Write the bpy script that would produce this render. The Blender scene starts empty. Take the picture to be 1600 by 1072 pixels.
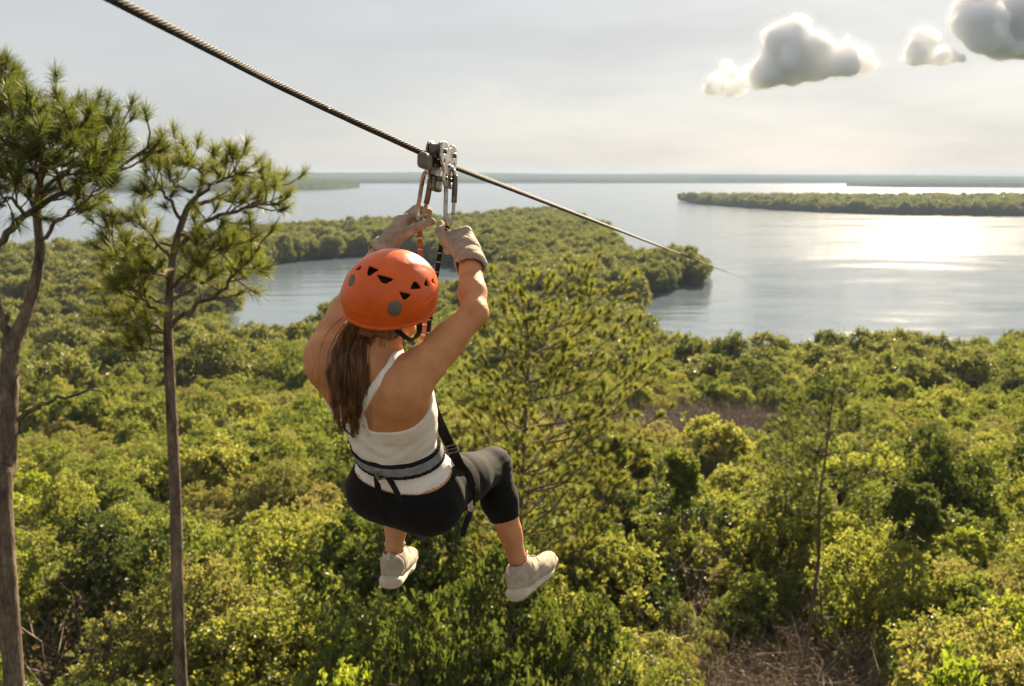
import bpy, math, random
import numpy as np
from mathutils import Vector, Matrix
R = math.radians
scene = bpy.context.scene
col = scene.collection

# ------------------------------------------------------------------ camera
H = 30.0                       # height of the lens above the water
FPX, CX, CY = 1556.0, 800.0, 536.0
PITCH, ROLL = 9.63, 0.30
cam_d = bpy.data.cameras.new('camera')
cam = bpy.data.objects.new('camera', cam_d); col.objects.link(cam)
cam_d.sensor_width = 36.0; cam_d.lens = FPX / 1600 * 36
cam_d.clip_start = 0.05; cam_d.clip_end = 60000
cam_d.dof.use_dof = True; cam_d.dof.focus_distance = 2.95; cam_d.dof.aperture_fstop = 4.8
cam.location = (0, 0, H)
CAM_R = Matrix.Rotation(R(90 - PITCH), 3, 'X') @ Matrix.Rotation(R(ROLL), 3, 'Z')
cam.rotation_euler = CAM_R.to_euler()
scene.camera = cam
CR = np.array(CAM_R); CP = np.array([0, 0, H], float)

def ray(px, py): return CR @ np.array([(px - CX) / FPX, (CY - py) / FPX, -1.0])
def P(px, py, d): return CP + ray(px, py) * d                  # a point at axial distance d
def PG(px, py, z):                                             # a point on the level z
    r = ray(px, py); return CP + r * ((z - H) / r[2])

# ------------------------------------------------------------------ sky and sun
SUN_AZ, SUN_EL = 22.5, 28.0          # degrees right of the view, degrees up
world = bpy.data.worlds.new('World'); scene.world = world; world.use_nodes = True
wn, wl = world.node_tree.nodes, world.node_tree.links
bg = wn['Background']; bg.inputs['Strength'].default_value = 0.054
sky = wn.new('ShaderNodeTexSky'); sky.sky_type = 'NISHITA'; sky.sun_disc = False
sky.sun_elevation = R(SUN_EL); sky.sun_rotation = R(SUN_AZ)
sky.air_density = 1.0; sky.dust_density = 1.0; sky.ozone_density = 1.0; sky.altitude = 0
hs = wn.new('ShaderNodeHueSaturation'); hs.inputs['Saturation'].default_value = 0.8
wl.new(sky.outputs[0], hs.inputs['Color'])
# thin high veil of cirrostratus over the whole dome, a little uneven
wtc = wn.new('ShaderNodeTexCoord'); wmp = wn.new('ShaderNodeMapping'); wmp.inputs['Scale'].default_value = (1.0, 1.0, 5.0); wl.new(wtc.outputs['Generated'], wmp.inputs[0])
wno = wn.new('ShaderNodeTexNoise'); wno.inputs['Scale'].default_value = 2.6; wno.inputs['Detail'].default_value = 6; wno.inputs['Roughness'].default_value = 0.55; wl.new(wmp.outputs[0], wno.inputs['Vector'])
wra = wn.new('ShaderNodeMapRange'); wra.inputs[1].default_value = 0.3; wra.inputs[2].default_value = 0.75; wra.inputs[3].default_value = 0.86; wra.inputs[4].default_value = 0.97; wl.new(wno.outputs['Fac'], wra.inputs[0])
wmx = wn.new('ShaderNodeMix'); wmx.data_type = 'RGBA'; wl.new(wra.outputs[0], wmx.inputs[0]); wl.new(hs.outputs[0], wmx.inputs[6]); wmx.inputs[7].default_value = (2.98, 3.05, 3.08, 1)
wl.new(wmx.outputs[2], bg.inputs['Color'])

sun_d = bpy.data.lights.new('sun', 'SUN'); sun_d.energy = 5.0; sun_d.angle = R(0.6)
sun_d.color = (1.0, 0.82, 0.58)
sun = bpy.data.objects.new('sun', sun_d); col.objects.link(sun)
sdir = Vector((math.sin(R(SUN_AZ)) * math.cos(R(SUN_EL)), math.cos(R(SUN_AZ)) * math.cos(R(SUN_EL)), math.sin(R(SUN_EL))))
sun.rotation_euler = sdir.to_track_quat('Z', 'Y').to_euler(); sun.location = sdir * 200

scene.view_settings.view_transform = 'Standard'; scene.view_settings.look = 'None'
scene.view_settings.exposure = 1.85; scene.view_settings.gamma = 1.0
cy = scene.cycles
cy.max_bounces = 11; cy.diffuse_bounces = 4; cy.glossy_bounces = 3; cy.transmission_bounces = 5
cy.transparent_max_bounces = 8; cy.volume_bounces = 9; cy.sample_clamp_indirect = 6.0

# ------------------------------------------------------------------ helpers
def tag(o, label=None, cat=None, group=None, kind=None):
    if label: o['label'] = label
    if cat: o['category'] = cat
    if group: o['group'] = group
    if kind: o['kind'] = kind
    return o
def empty(name, loc=(0, 0, 0), parent=None):
    o = bpy.data.objects.new(name, None); col.objects.link(o); o.location = loc
    o.empty_display_size = 0.1
    if parent: o.parent = parent
    return o
def mesh_np(name, V, F, smooth=True):
    """V (n,3); F list of (k,m) index arrays, or one such array"""
    me = bpy.data.meshes.new(name)
    if isinstance(F, np.ndarray): F = [F]
    F = [np.asarray(f, np.int32) for f in F if len(f)]
    V = np.asarray(V, np.float32)
    me.vertices.add(len(V)); me.vertices.foreach_set('co', V.ravel())
    loops = np.concatenate([f.ravel() for f in F]); tot = np.concatenate([np.full(len(f), f.shape[1], np.int32) for f in F])
    start = np.concatenate([[0], np.cumsum(tot)[:-1]]).astype(np.int32)
    me.loops.add(len(loops)); me.loops.foreach_set('vertex_index', loops)
    me.polygons.add(len(tot)); me.polygons.foreach_set('loop_start', start); me.polygons.foreach_set('loop_total', tot)
    me.polygons.foreach_set('use_smooth', np.full(len(tot), smooth))
    me.update(calc_edges=True)
    return me
def obj(name, me, mat=None, parent=None, loc=None):
    o = bpy.data.objects.new(name, me); col.objects.link(o)
    if mat is not None:
        if me.materials: me.materials[0] = mat
        else: me.materials.append(mat)
    if parent: o.parent = parent
    if loc is not None: o.location = loc
    return o
class MB:
    """collects pieces, builds ONE mesh"""
    def __init__(s): s.V = []; s.Q = []; s.T = []; s.n = 0
    def add(s, V, F):
        V = np.asarray(V, float); F = np.asarray(F)
        (s.Q if F.shape[1] == 4 else s.T).append(F + s.n); s.V.append(V); s.n += len(V)
    def tube(s, pts, rad, n=8, cap=True):
        pts = np.asarray(pts, float); m = len(pts)
        rad = np.full(m, rad) if np.isscalar(rad) else np.asarray(rad, float)
        T = np.gradient(pts, axis=0); T /= np.linalg.norm(T, axis=1)[:, None] + 1e-12
        ref = np.array([0, 0, 1.0]) if abs(T[0][2]) < 0.9 else np.array([1.0, 0, 0])
        u = np.cross(T[0], ref); u /= np.linalg.norm(u)
        a = np.linspace(0, 2 * np.pi, n, endpoint=False); rings = []
        for i in range(m):
            u = u - T[i] * (u @ T[i]); u /= np.linalg.norm(u) + 1e-12
            w = np.cross(T[i], u)
            rings.append(pts[i] + rad[i] * (np.cos(a)[:, None] * u + np.sin(a)[:, None] * w))
        V = np.concatenate(rings); i, j = np.meshgrid(np.arange(m - 1), np.arange(n), indexing='ij'); i = i.ravel(); j = j.ravel()
        F = np.stack([i * n + j, i * n + (j + 1) % n, (i + 1) * n + (j + 1) % n, (i + 1) * n + j], 1)
        base = s.n; s.add(V, F)
        if cap:
            for r, rev in ((0, True), (m - 1, False)):
                c = s.n; s.V.append(pts[r][None]); s.n += 1
                jj = np.arange(n); t = np.stack([np.full(n, c), base + r * n + jj, base + r * n + (jj + 1) % n], 1)
                s.T.append(t[:, [0, 2, 1]] if rev else t)
    def ribbon(s, pts, nrm, width, thick):
        """flat strap along pts; nrm = face normals"""
        pts = np.asarray(pts, float); nrm = np.asarray(nrm, float); m = len(pts)
        T = np.gradient(pts, axis=0); T /= np.linalg.norm(T, axis=1)[:, None]
        W = np.cross(T, nrm); W /= np.linalg.norm(W, axis=1)[:, None]; N = np.cross(W, T)
        width = np.full(m, width) if np.isscalar(width) else np.asarray(width)
        w = width[:, None] / 2; t = thick / 2
        ring = np.stack([pts + W * w + N * t, pts - W * w + N * t, pts - W * w - N * t, pts + W * w - N * t], 1)
        V = ring.reshape(-1, 3); i, j = np.meshgrid(np.arange(m - 1), np.arange(4), indexing='ij'); i = i.ravel(); j = j.ravel()
        F = np.stack([i * 4 + j, i * 4 + (j + 1) % 4, (i + 1) * 4 + (j + 1) % 4, (i + 1) * 4 + j], 1)
        b = s.n; s.add(V, F); s.Q.append(np.array([[b, b + 1, b + 2, b + 3], [b + (m - 1) * 4 + k for k in (3, 2, 1, 0)]]))
    def mesh(s, name, smooth=True):
        F = []
        if s.Q: F.append(np.concatenate(s.Q))
        if s.T: F.append(np.concatenate(s.T))
        return mesh_np(name, np.concatenate(s.V), F, smooth)
    def build(s, name, mat, parent=None, smooth=True): return obj(name, s.mesh(name, smooth), mat, parent)

def catmull(pts, n=8):
    p = np.asarray(pts, float); p = np.vstack([2 * p[0] - p[1], p, 2 * p[-1] - p[-2]]); out = []
    for i in range(1, len(p) - 2):
        for t in np.linspace(0, 1, n, endpoint=False):
            a, b, c, d = p[i - 1], p[i], p[i + 1], p[i + 2]
            out.append(0.5 * (2 * b + (c - a) * t + (2 * a - 5 * b + 4 * c - d) * t * t + (3 * b - a - 3 * c + d) * t ** 3))
    out.append(p[-2]); return np.array(out)
def unit(v): v = np.asarray(v, float); return v / (np.linalg.norm(v) + 1e-12)
def units(v): return v / (np.linalg.norm(v, axis=-1, keepdims=True) + 1e-12)

# ---- solid modelling on a grid: distance fields, smooth unions, surface nets
class Field:
    def __init__(s, lo, hi, h):
        s.lo = np.asarray(lo, float); s.h = h; s.n = np.ceil((np.asarray(hi) - s.lo) / h).astype(int) + 1
        s.D = np.full(s.n, 9.0, np.float32)
    def sub(s, lo, hi):
        a = np.clip(np.floor((lo - s.lo) / s.h).astype(int), 0, s.n); b = np.clip(np.ceil((hi - s.lo) / s.h).astype(int) + 1, 0, s.n)
        sl = tuple(slice(i, j) for i, j in zip(a, b))
        g = np.meshgrid(*[(s.lo[k] + s.h * np.arange(a[k], b[k])).astype(np.float32) for k in range(3)], indexing='ij'); return sl, np.stack(g, -1).astype(np.float32)
    def all(s): return s.sub(s.lo, s.lo + s.h * s.n)[1]
    @staticmethod
    def smin(a, b, k):
        if k <= 0: return np.minimum(a, b)
        h = np.clip(0.5 + 0.5 * (b - a) / k, 0, 1); return b * (1 - h) + a * h - k * h * (1 - h)
    def put(s, fn, lo, hi, k, pad=0.03, cut=False):
        sl, X = s.sub(np.asarray(lo) - k - pad, np.asarray(hi) + k + pad)
        if X.size == 0: return
        d = fn(X).astype(np.float32)
        s.D[sl] = -s.smin(-s.D[sl], d, k) if cut else s.smin(s.D[sl], d, k)
    def cone(s, a, b, ra, rb, k=0.02, squash=None, cut=False):
        """round cone; squash = (axis, factor) flattens it along an axis"""
        a = np.asarray(a, float); b = np.asarray(b, float); m = max(ra, rb)
        def fn(X):
            A, B = a, b
            if squash is not None:
                u = unit(squash[0]); f = 1 / squash[1] - 1
                X = X + ((X - a) @ u)[..., None] * u * f; B = b + ((b - a) @ u) * u * f
            ba = B - A; L = ba @ ba + 1e-12; t = np.clip(((X - A) @ ba) / L, 0, 1)
            return np.linalg.norm(X - A - t[..., None] * ba, axis=-1) - (ra + (rb - ra) * t)
        s.put(fn, np.minimum(a, b) - m, np.maximum(a, b) + m, k, cut=cut)
    def ell(s, c, axes, r, k=0.02, cut=False):
        c = np.asarray(c, float); A = np.stack([unit(x) for x in axes]); r = np.asarray(r, float)
        def fn(X):
            q = (X - c) @ A.T; k0 = np.linalg.norm(q / r, axis=-1); k1 = np.linalg.norm(q / (r * r), axis=-1) + 1e-9
            return k0 * (k0 - 1) / k1
        s.put(fn, c - r.max(), c + r.max(), k, cut=cut)
    def rbox(s, c, axes, half, rd, k=0.0, cut=False):
        c = np.asarray(c, float); A = np.stack([unit(x) for x in axes]); half = np.asarray(half, float) - rd
        def fn(X):
            q = np.abs((X - c) @ A.T) - half
            return np.linalg.norm(np.maximum(q, 0), axis=-1) + np.minimum(q.max(-1), 0) - rd
        m = np.linalg.norm(half) + rd; s.put(fn, c - m, c + m, k, cut=cut)
    def mesh(s, name, smooth=2, D=None): return nets(name, s.D if D is None else D, s.lo, s.h, smooth)
def nets(name, F, lo, h, smooth=2):
    S = F < 0; lo = np.array(lo, float); cut = []
    for ax in range(3):
        w = np.where(S.any(axis=tuple(a for a in range(3) if a != ax)))[0]; i0, i1 = max(0, w[0] - 2), min(F.shape[ax], w[-1] + 3); cut.append(slice(i0, i1)); lo[ax] += h * i0
    F = F[tuple(cut)]; S = S[tuple(cut)]; c = np.zeros(np.array(F.shape) - 1, np.int8); C8 = [(i, j, k) for i in (0, 1) for j in (0, 1) for k in (0, 1)]
    nx, ny, nz = c.shape
    for i, j, k in C8: c += S[i:i + nx, j:j + ny, k:k + nz]
    act = (c > 0) & (c < 8); idx = np.argwhere(act); acc = np.zeros((len(idx), 3)); cnt = np.zeros(len(idx))
    vals = {o: F[idx[:, 0] + o[0], idx[:, 1] + o[1], idx[:, 2] + o[2]] for o in C8}
    for a in C8:
        for ax in range(3):
            if a[ax]: continue
            b = tuple(1 if q == ax else a[q] for q in range(3)); fa, fb = vals[a], vals[b]; m = (fa < 0) != (fb < 0)
            t = np.where(m, fa / (fa - fb + 1e-20), 0); p = np.array(a, float) + t[:, None] * (np.array(b) - np.array(a)); acc[m] += p[m]; cnt += m
    V = np.asarray(lo) + h * (idx + acc / cnt[:, None]); vid = np.full(c.shape, -1, np.int32); vid[act] = np.arange(len(idx)); Q = []
    for ax in range(3):
        sh = [slice(None)] * 3; s0 = list(sh); s1 = list(sh); s0[ax] = slice(0, -1); s1[ax] = slice(1, None)
        a, b = S[tuple(s0)], S[tuple(s1)]; e = np.argwhere(a != b); o1, o2 = [(ax + 1) % 3, (ax + 2) % 3]
        e = e[(e[:, o1] > 0) & (e[:, o2] > 0) & (e[:, o1] < c.shape[o1]) & (e[:, o2] < c.shape[o2])]
        if not len(e): continue
        ins = a[e[:, 0], e[:, 1], e[:, 2]]; q = []
        for d1, d2 in ((-1, -1), (0, -1), (0, 0), (-1, 0)):
            f = e.copy(); f[:, o1] += d1; f[:, o2] += d2; q.append(vid[f[:, 0], f[:, 1], f[:, 2]])
        q = np.stack(q, 1); q[~ins] = q[~ins][:, ::-1]; Q.append(q)
    Q = np.concatenate(Q); E = np.concatenate([Q[:, [i, (i + 1) % 4]] for i in range(4)])
    deg = np.bincount(E.ravel(), minlength=len(V))[:, None]
    for _ in range(smooth):
        N = np.zeros_like(V)
        for d in range(3): N[:, d] = np.bincount(E[:, 0], V[E[:, 1], d], len(V)) + np.bincount(E[:, 1], V[E[:, 0], d], len(V))
        V = V * 0.5 + N / deg * 0.5
    return mesh_np(name, V, Q)

# ------------------------------------------------------------------ materials
def new_mat(name):
    m = bpy.data.materials.new(name); m.use_nodes = True
    return m, m.node_tree.nodes, m.node_tree.links, m.node_tree.nodes['Principled BSDF']
def ramp(nd, stops):
    r = nd.new('ShaderNodeValToRGB'); e = r.color_ramp.elements
    while len(e) > 1: e.remove(e[-1])
    e[0].position = stops[0][0]; e[0].color = (*stops[0][1], 1)
    for p, c in stops[1:]:
        k = e.new(p); k.color = (*c, 1)
    return r
def simple_mat(name, c1, c2, scale=20, rough=0.6, metal=0.0, bump=0.0, bscale=None, spec=0.5, detail=4, obj_coord=True, stretch=None, sheen=0.0):
    m, nd, lk, pb = new_mat(name)
    tc = nd.new('ShaderNodeTexCoord'); src = tc.outputs['Object']
    if stretch:
        mp = nd.new('ShaderNodeMapping'); mp.inputs['Scale'].default_value = stretch; lk.new(src, mp.inputs[0]); src = mp.outputs[0]
    n = nd.new('ShaderNodeTexNoise'); n.inputs['Scale'].default_value = scale; n.inputs['Detail'].default_value = detail
    lk.new(src, n.inputs['Vector'])
    r = ramp(nd, [(0.32, c1), (0.68, c2)]); lk.new(n.outputs['Fac'], r.inputs[0]); lk.new(r.outputs[0], pb.inputs['Base Color'])
    pb.inputs['Roughness'].default_value = rough; pb.inputs['Metallic'].default_value = metal
    pb.inputs['Specular IOR Level'].default_value = spec
    if sheen: pb.inputs['Sheen Weight'].default_value = sheen
    if bump:
        n2 = nd.new('ShaderNodeTexNoise'); n2.inputs['Scale'].default_value = bscale or scale * 4; n2.inputs['Detail'].default_value = 5
        lk.new(src, n2.inputs['Vector'])
        b = nd.new('ShaderNodeBump'); b.inputs['Strength'].default_value = 1.0; b.inputs['Distance'].default_value = bump
        lk.new(n2.outputs['Fac'], b.inputs['Height']); lk.new(b.outputs[0], pb.inputs['Normal'])
    return m
def leaf_mat(name, stops, trans=0.45, rough=0.48, tint=(1.0, 1.05, 0.55)):
    """leaf colour varies leaf by leaf (island) and plant by plant (object random)"""
    m, nd, lk, pb = new_mat(name)
    g = nd.new('ShaderNodeNewGeometry'); oi = nd.new('ShaderNodeObjectInfo')
    mx = nd.new('ShaderNodeMath'); mx.operation = 'MULTIPLY_ADD'; mx.inputs[1].default_value = 0.55
    m2 = nd.new('ShaderNodeMath'); m2.operation = 'MULTIPLY'; m2.inputs[1].default_value = 0.45
    lk.new(oi.outputs['Random'], m2.inputs[0])
    lk.new(g.outputs['Random Per Island'], mx.inputs[0]); lk.new(m2.outputs[0], mx.inputs[2])
    r = ramp(nd, stops); lk.new(mx.outputs[0], r.inputs[0]); lk.new(r.outputs[0], pb.inputs['Base Color'])
    pb.inputs['Roughness'].default_value = rough; pb.inputs['Specular IOR Level'].default_value = 0.38
    tr = nd.new('ShaderNodeBsdfTranslucent'); tm = nd.new('ShaderNodeMix'); tm.data_type = 'RGBA'; tm.blend_type = 'MULTIPLY'
    tm.inputs[0].default_value = 1.0; lk.new(r.outputs[0], tm.inputs[6]); tm.inputs[7].default_value = (*[t * 1.7 for t in tint], 1)
    lk.new(tm.outputs[2], tr.inputs['Color'])
    mix = nd.new('ShaderNodeMixShader'); mix.inputs[0].default_value = trans
    lk.new(pb.outputs[0], mix.inputs[1]); lk.new(tr.outputs[0], mix.inputs[2])
    lk.new(mix.outputs[0], nd['Material Output'].inputs['Surface'])
    return m
M = {}
M['leaf'] = leaf_mat('glossy_leaf', [(0.0, (0.0542, 0.0771, 0.0206)), (0.35, (0.1263, 0.1461, 0.0349)), (0.7, (0.2106, 0.2161, 0.0540)), (0.92, (0.3008, 0.2746, 0.0874)), (1.0, (0.2888, 0.1986, 0.1192))])
M['leaf_fine'] = leaf_mat('fine_leaf', [(0.0, (0.0722, 0.0842, 0.0318)), (0.4, (0.1625, 0.1577, 0.0540)), (0.75, (0.2466, 0.2161, 0.0825)), (1.0, (0.3249, 0.2454, 0.1429))])
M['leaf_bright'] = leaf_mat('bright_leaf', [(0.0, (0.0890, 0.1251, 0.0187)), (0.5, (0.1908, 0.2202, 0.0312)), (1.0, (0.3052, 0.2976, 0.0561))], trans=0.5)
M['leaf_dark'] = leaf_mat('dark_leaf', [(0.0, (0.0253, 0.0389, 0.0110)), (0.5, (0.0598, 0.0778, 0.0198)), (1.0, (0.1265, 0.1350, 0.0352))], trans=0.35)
M['leaf_dry'] = leaf_mat('dry_leaf', [(0.0, (0.07, 0.05, 0.032)), (0.7, (0.16, 0.115, 0.07)), (1.0, (0.17, 0.16, 0.06))], trans=0.25)
M['mangrove'] = leaf_mat('mangrove_leaf', [(0.0, (0.0722, 0.0865, 0.0318)), (0.5, (0.1384, 0.1461, 0.0508)), (1.0, (0.2286, 0.2103, 0.0794))], trans=0.35)
M['needle'] = leaf_mat('pine_needle', [(0.0, (0.0472, 0.0618, 0.0151)), (0.5, (0.1050, 0.1170, 0.0259)), (0.9, (0.1732, 0.1685, 0.0454)), (1.0, (0.2624, 0.1591, 0.0756))], trans=0.4, rough=0.5)
M['leaf_mid'] = leaf_mat('mid_leaf', [(0.0, (0.0690, 0.0918, 0.0198)), (0.5, (0.1437, 0.1620, 0.0352)), (1.0, (0.2300, 0.2268, 0.0550))], trans=0.5)
M['needle_light'] = leaf_mat('light_pine_needle', [(0.0, (0.0840, 0.0933, 0.0242)), (0.5, (0.1736, 0.1749, 0.0440)), (0.9, (0.2520, 0.2332, 0.0715)), (1.0, (0.3024, 0.2120, 0.0990))], trans=0.45, rough=0.55)
M['bark'] = simple_mat('pine_bark', (0.070, 0.052, 0.036), (0.21, 0.160, 0.112), scale=12, rough=0.95, bump=0.02, bscale=22, spec=0.15, stretch=(1, 1, 0.25))
_n, _l = M['bark'].node_tree.nodes, M['bark'].node_tree.links; _v = _n.new('ShaderNodeTexVoronoi'); _v.feature = 'DISTANCE_TO_EDGE'; _v.inputs['Scale'].default_value = 34
_l.new([n for n in _n if n.type == 'MAPPING'][0].outputs[0], _v.inputs['Vector']); _r = ramp(_n, [(0.0, (0.62, 0.6, 0.58)), (0.2, (1, 1, 1))]); _l.new(_v.outputs['Distance'], _r.inputs[0])
_m = _n.new('ShaderNodeMix'); _m.data_type = 'RGBA'; _m.blend_type = 'MULTIPLY'; _m.inputs[0].default_value = 1.0; _l.new([n for n in _n if n.type == 'VALTORGB'][0].outputs[0], _m.inputs[6]); _l.new(_r.outputs[0], _m.inputs[7]); _l.new(_m.outputs[2], _n['Principled BSDF'].inputs['Base Color'])
M['twig'] = simple_mat('twig_bark', (0.07, 0.05, 0.035), (0.17, 0.13, 0.09), scale=14, rough=0.9)
M['dry_twig'] = simple_mat('dead_wood', (0.10, 0.075, 0.055), (0.24, 0.185, 0.14), scale=10, rough=0.9)
M['soil'] = simple_mat('leaf_litter', (0.035, 0.026, 0.014), (0.10, 0.08, 0.042), scale=0.9, rough=0.95, bump=0.06, bscale=6, detail=8)

# ------------------------------------------------------------------ the setting: water, ground, far shores
def poly_sdf(X, Y, poly):
    """signed distance, positive inside"""
    poly = np.asarray(poly); d = np.full(X.shape, 1e9); ins = np.zeros(X.shape, bool)
    for i in range(len(poly)):
        a, b = poly[i], poly[(i + 1) % len(poly)]
        ex, ey = b - a; wx, wy = X - a[0], Y - a[1]
        t = np.clip((wx * ex + wy * ey) / (ex * ex + ey * ey + 1e-9), 0, 1)
        d = np.minimum(d, (wx - ex * t) ** 2 + (wy - ey * t) ** 2)
        c = ((a[1] <= Y) != (b[1] <= Y)) & (X < a[0] + (Y - a[1]) / (b[1] - a[1] + 1e-12) * ex)
        ins ^= c
    d = np.sqrt(d); return np.where(ins, d, -d)
coast_px = [(1900, 504, 6), (1600, 516, 6), (1500, 521, 6), (1400, 523, 6), (1300, 522, 6), (1210, 525, 6), (1160, 545, 5), (1120, 555, 5), (1100, 532, 6),
            (1075, 508, 7), (1040, 490, 7), (1000, 474, 5), (984, 465, 0), (1010, 462, 0), (1050, 452, 0), (1074, 442, 0), (1088, 431, 0), (1097, 421, 1), (1094, 408, 7),
            (1072, 391, 9), (1050, 381, 9), (1010, 384, 9), (982, 383, 8), (960, 374, 7), (948, 356, 7), (915, 334, 9), (870, 325, 9), (800, 324, 9), (720, 333, 9), (600, 337, 9),
            (450, 347, 9), (350, 352, 9), (260, 370, 9), (100, 374, 9), (-200, 374, 9), (-700, 372, 9)]
LAND = np.array([PG(*c)[:2] for c in coast_px] + [(-600, -300), (600, -300)])
cove_px = [(338, 458, 0), (368, 432, 0), (420, 414, 0), (480, 406, 0), (560, 399, 0), (640, 404, 0), (700, 414, 0), (760, 420, 0), (806, 424, 0),
           (770, 436, 6), (700, 434, 7), (620, 444, 7), (545, 458, 7), (490, 474, 7), (430, 490, 7), (360, 488, 7)]
COVE = np.array([PG(*c)[:2] for c in cove_px])
hill_D = np.array([0, 5, 14, 20, 30, 40, 60, 80, 120, 160, 175, 2000]); hill_c = np.array([5.5, 6.0, 7.3, 8.6, 10.2, 11.9, 15.0, 17.6, 22.2, 25.4, 26.2, 26.4])
def smooth_noise(X, Y, s, seed):
    r = np.random.default_rng(seed); out = np.zeros_like(X)
    for k in range(7):
        a = r.uniform(0, 2 * np.pi); f = r.uniform(0.6, 1.7) / s * 2 * np.pi
        out += np.sin((X * np.cos(a) + Y * np.sin(a)) * f + r.uniform(0, 7))
    return out / 7 * 1.6
def shore(X, Y): return np.minimum(poly_sdf(X, Y, LAND), -poly_sdf(X, Y, COVE)) + 2.0 * smooth_noise(X, Y, 40, 2)
def ground_z(X, Y, sd=None):
    X = np.asarray(X, float); Y = np.asarray(Y, float)
    if sd is None: sd = shore(X, Y)
    D = np.hypot(X, Y)
    h = H - np.interp(D, hill_D, hill_c) - 2.6 + 0.9 * smooth_noise(X, Y, 16, 5) * np.clip(1 - D / 150, 0, 1)
    low = np.where(sd > 0, 0.25 + 0.05 * np.minimum(sd, 25) + 0.28 * np.clip(sd - 8, 0, None), sd * 0.12)
    return np.maximum(np.minimum(h, low), -4.0)

def grid_mesh(name, X, Y, Z):
    n, m = X.shape; V = np.stack([X, Y, Z], -1).reshape(-1, 3)
    i, j = np.meshgrid(np.arange(n - 1), np.arange(m - 1), indexing='ij'); i = i.ravel(); j = j.ravel()
    return mesh_np(name, V, np.stack([i * m + j, (i + 1) * m + j, (i + 1) * m + j + 1, i * m + j + 1], 1))

rr = np.concatenate([[0.0], np.geomspace(2, 760, 150)]); aa = np.concatenate([np.linspace(-52, 52, 180), np.linspace(60, 308, 32)])
RR, AA = np.meshgrid(rr, np.radians(aa), indexing='ij')
GX, GY = RR * np.sin(AA), RR * np.cos(AA)
ground = obj('ground', grid_mesh('ground', GX, GY, ground_z(GX, GY)), M['soil']); tag(ground, kind='structure')

# water: wind-ruffled bands and calmer slicks
wm, nd, lk, pb = new_mat('lagoon_water')
pb.inputs['Base Color'].default_value = (0.10, 0.135, 0.165, 1); pb.inputs['IOR'].default_value = 1.33
tc = nd.new('ShaderNodeTexCoord')
n1 = nd.new('ShaderNodeTexNoise'); n1.inputs['Scale'].default_value = 0.35; n1.inputs['Detail'].default_value = 5; n1.inputs['Roughness'].default_value = 0.6
n2 = nd.new('ShaderNodeTexNoise'); n2.inputs['Scale'].default_value = 0.085; n2.inputs['Detail'].default_value = 3
mp = nd.new('ShaderNodeMapping'); mp.inputs['Scale'].default_value = (0.45, 1.0, 1); mp.inputs['Rotation'].default_value = (0, 0, R(-12))
lk.new(tc.outputs['Object'], mp.inputs[0]); lk.new(mp.outputs[0], n1.inputs['Vector']); lk.new(mp.outputs[0], n2.inputs['Vector'])
# wind field: slow noise over the lagoon decides how ruffled the surface is; open water further out is rougher
n3 = nd.new('ShaderNodeTexNoise'); n3.inputs['Scale'].default_value = 0.020; n3.inputs['Detail'].default_value = 6; n3.inputs['Roughness'].default_value = 0.62
lk.new(mp.outputs[0], n3.inputs['Vector'])
sx = nd.new('ShaderNodeSeparateXYZ'); lk.new(tc.outputs['Object'], sx.inputs[0])
fet = nd.new('ShaderNodeMapRange'); fet.inputs[1].default_value = 300; fet.inputs[2].default_value = 420; lk.new(sx.outputs['Y'], fet.inputs[0])
ad = nd.new('ShaderNodeMath'); ad.operation = 'ADD'; ad.operation = 'MULTIPLY_ADD'; ad.inputs[1].default_value = 4.2; lk.new(n3.outputs['Fac'], ad.inputs[0]); lk.new(fet.outputs[0], ad.inputs[2])
wr = nd.new('ShaderNodeMapRange'); wr.interpolation_type = 'SMOOTHSTEP'; wr.inputs[1].default_value = 1.85; wr.inputs[2].default_value = 3.0; wr.inputs[3].default_value = 0.22; wr.inputs[4].default_value = 1.0
lk.new(ad.outputs[0], wr.inputs[0])
rg = nd.new('ShaderNodeMapRange'); rg.inputs[1].default_value = 0.22; rg.inputs[2].default_value = 1.0; rg.inputs[3].default_value = 0.06; rg.inputs[4].default_value = 0.145
lk.new(wr.outputs[0], rg.inputs[0]); lk.new(rg.outputs[0], pb.inputs['Roughness'])
hgt = nd.new('ShaderNodeMath'); hgt.operation = 'MULTIPLY_ADD'; hgt.inputs[1].default_value = 0.26; lk.new(n1.outputs['Fac'], hgt.inputs[0])
h2 = nd.new('ShaderNodeMath'); h2.operation = 'MULTIPLY'; h2.inputs[1].default_value = 0.85; lk.new(n2.outputs['Fac'], h2.inputs[0]); lk.new(h2.outputs[0], hgt.inputs[2])
bp = nd.new('ShaderNodeBump'); bp.inputs['Distance'].default_value = 1.0; lk.new(wr.outputs[0], bp.inputs['Strength']); lk.new(hgt.outputs[0], bp.inputs['Height'])
lk.new(bp.outputs[0], pb.inputs['Normal'])
wr_ = np.concatenate([[0.0], np.geomspace(60, 12000, 40)]); wa_ = np.linspace(0, 2 * np.pi, 97)
RR, AA = np.meshgrid(wr_, wa_, indexing='ij')
water = obj('water', grid_mesh('water', RR * np.sin(AA), RR * np.cos(AA), RR * 0), wm); tag(water, kind='structure')

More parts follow.
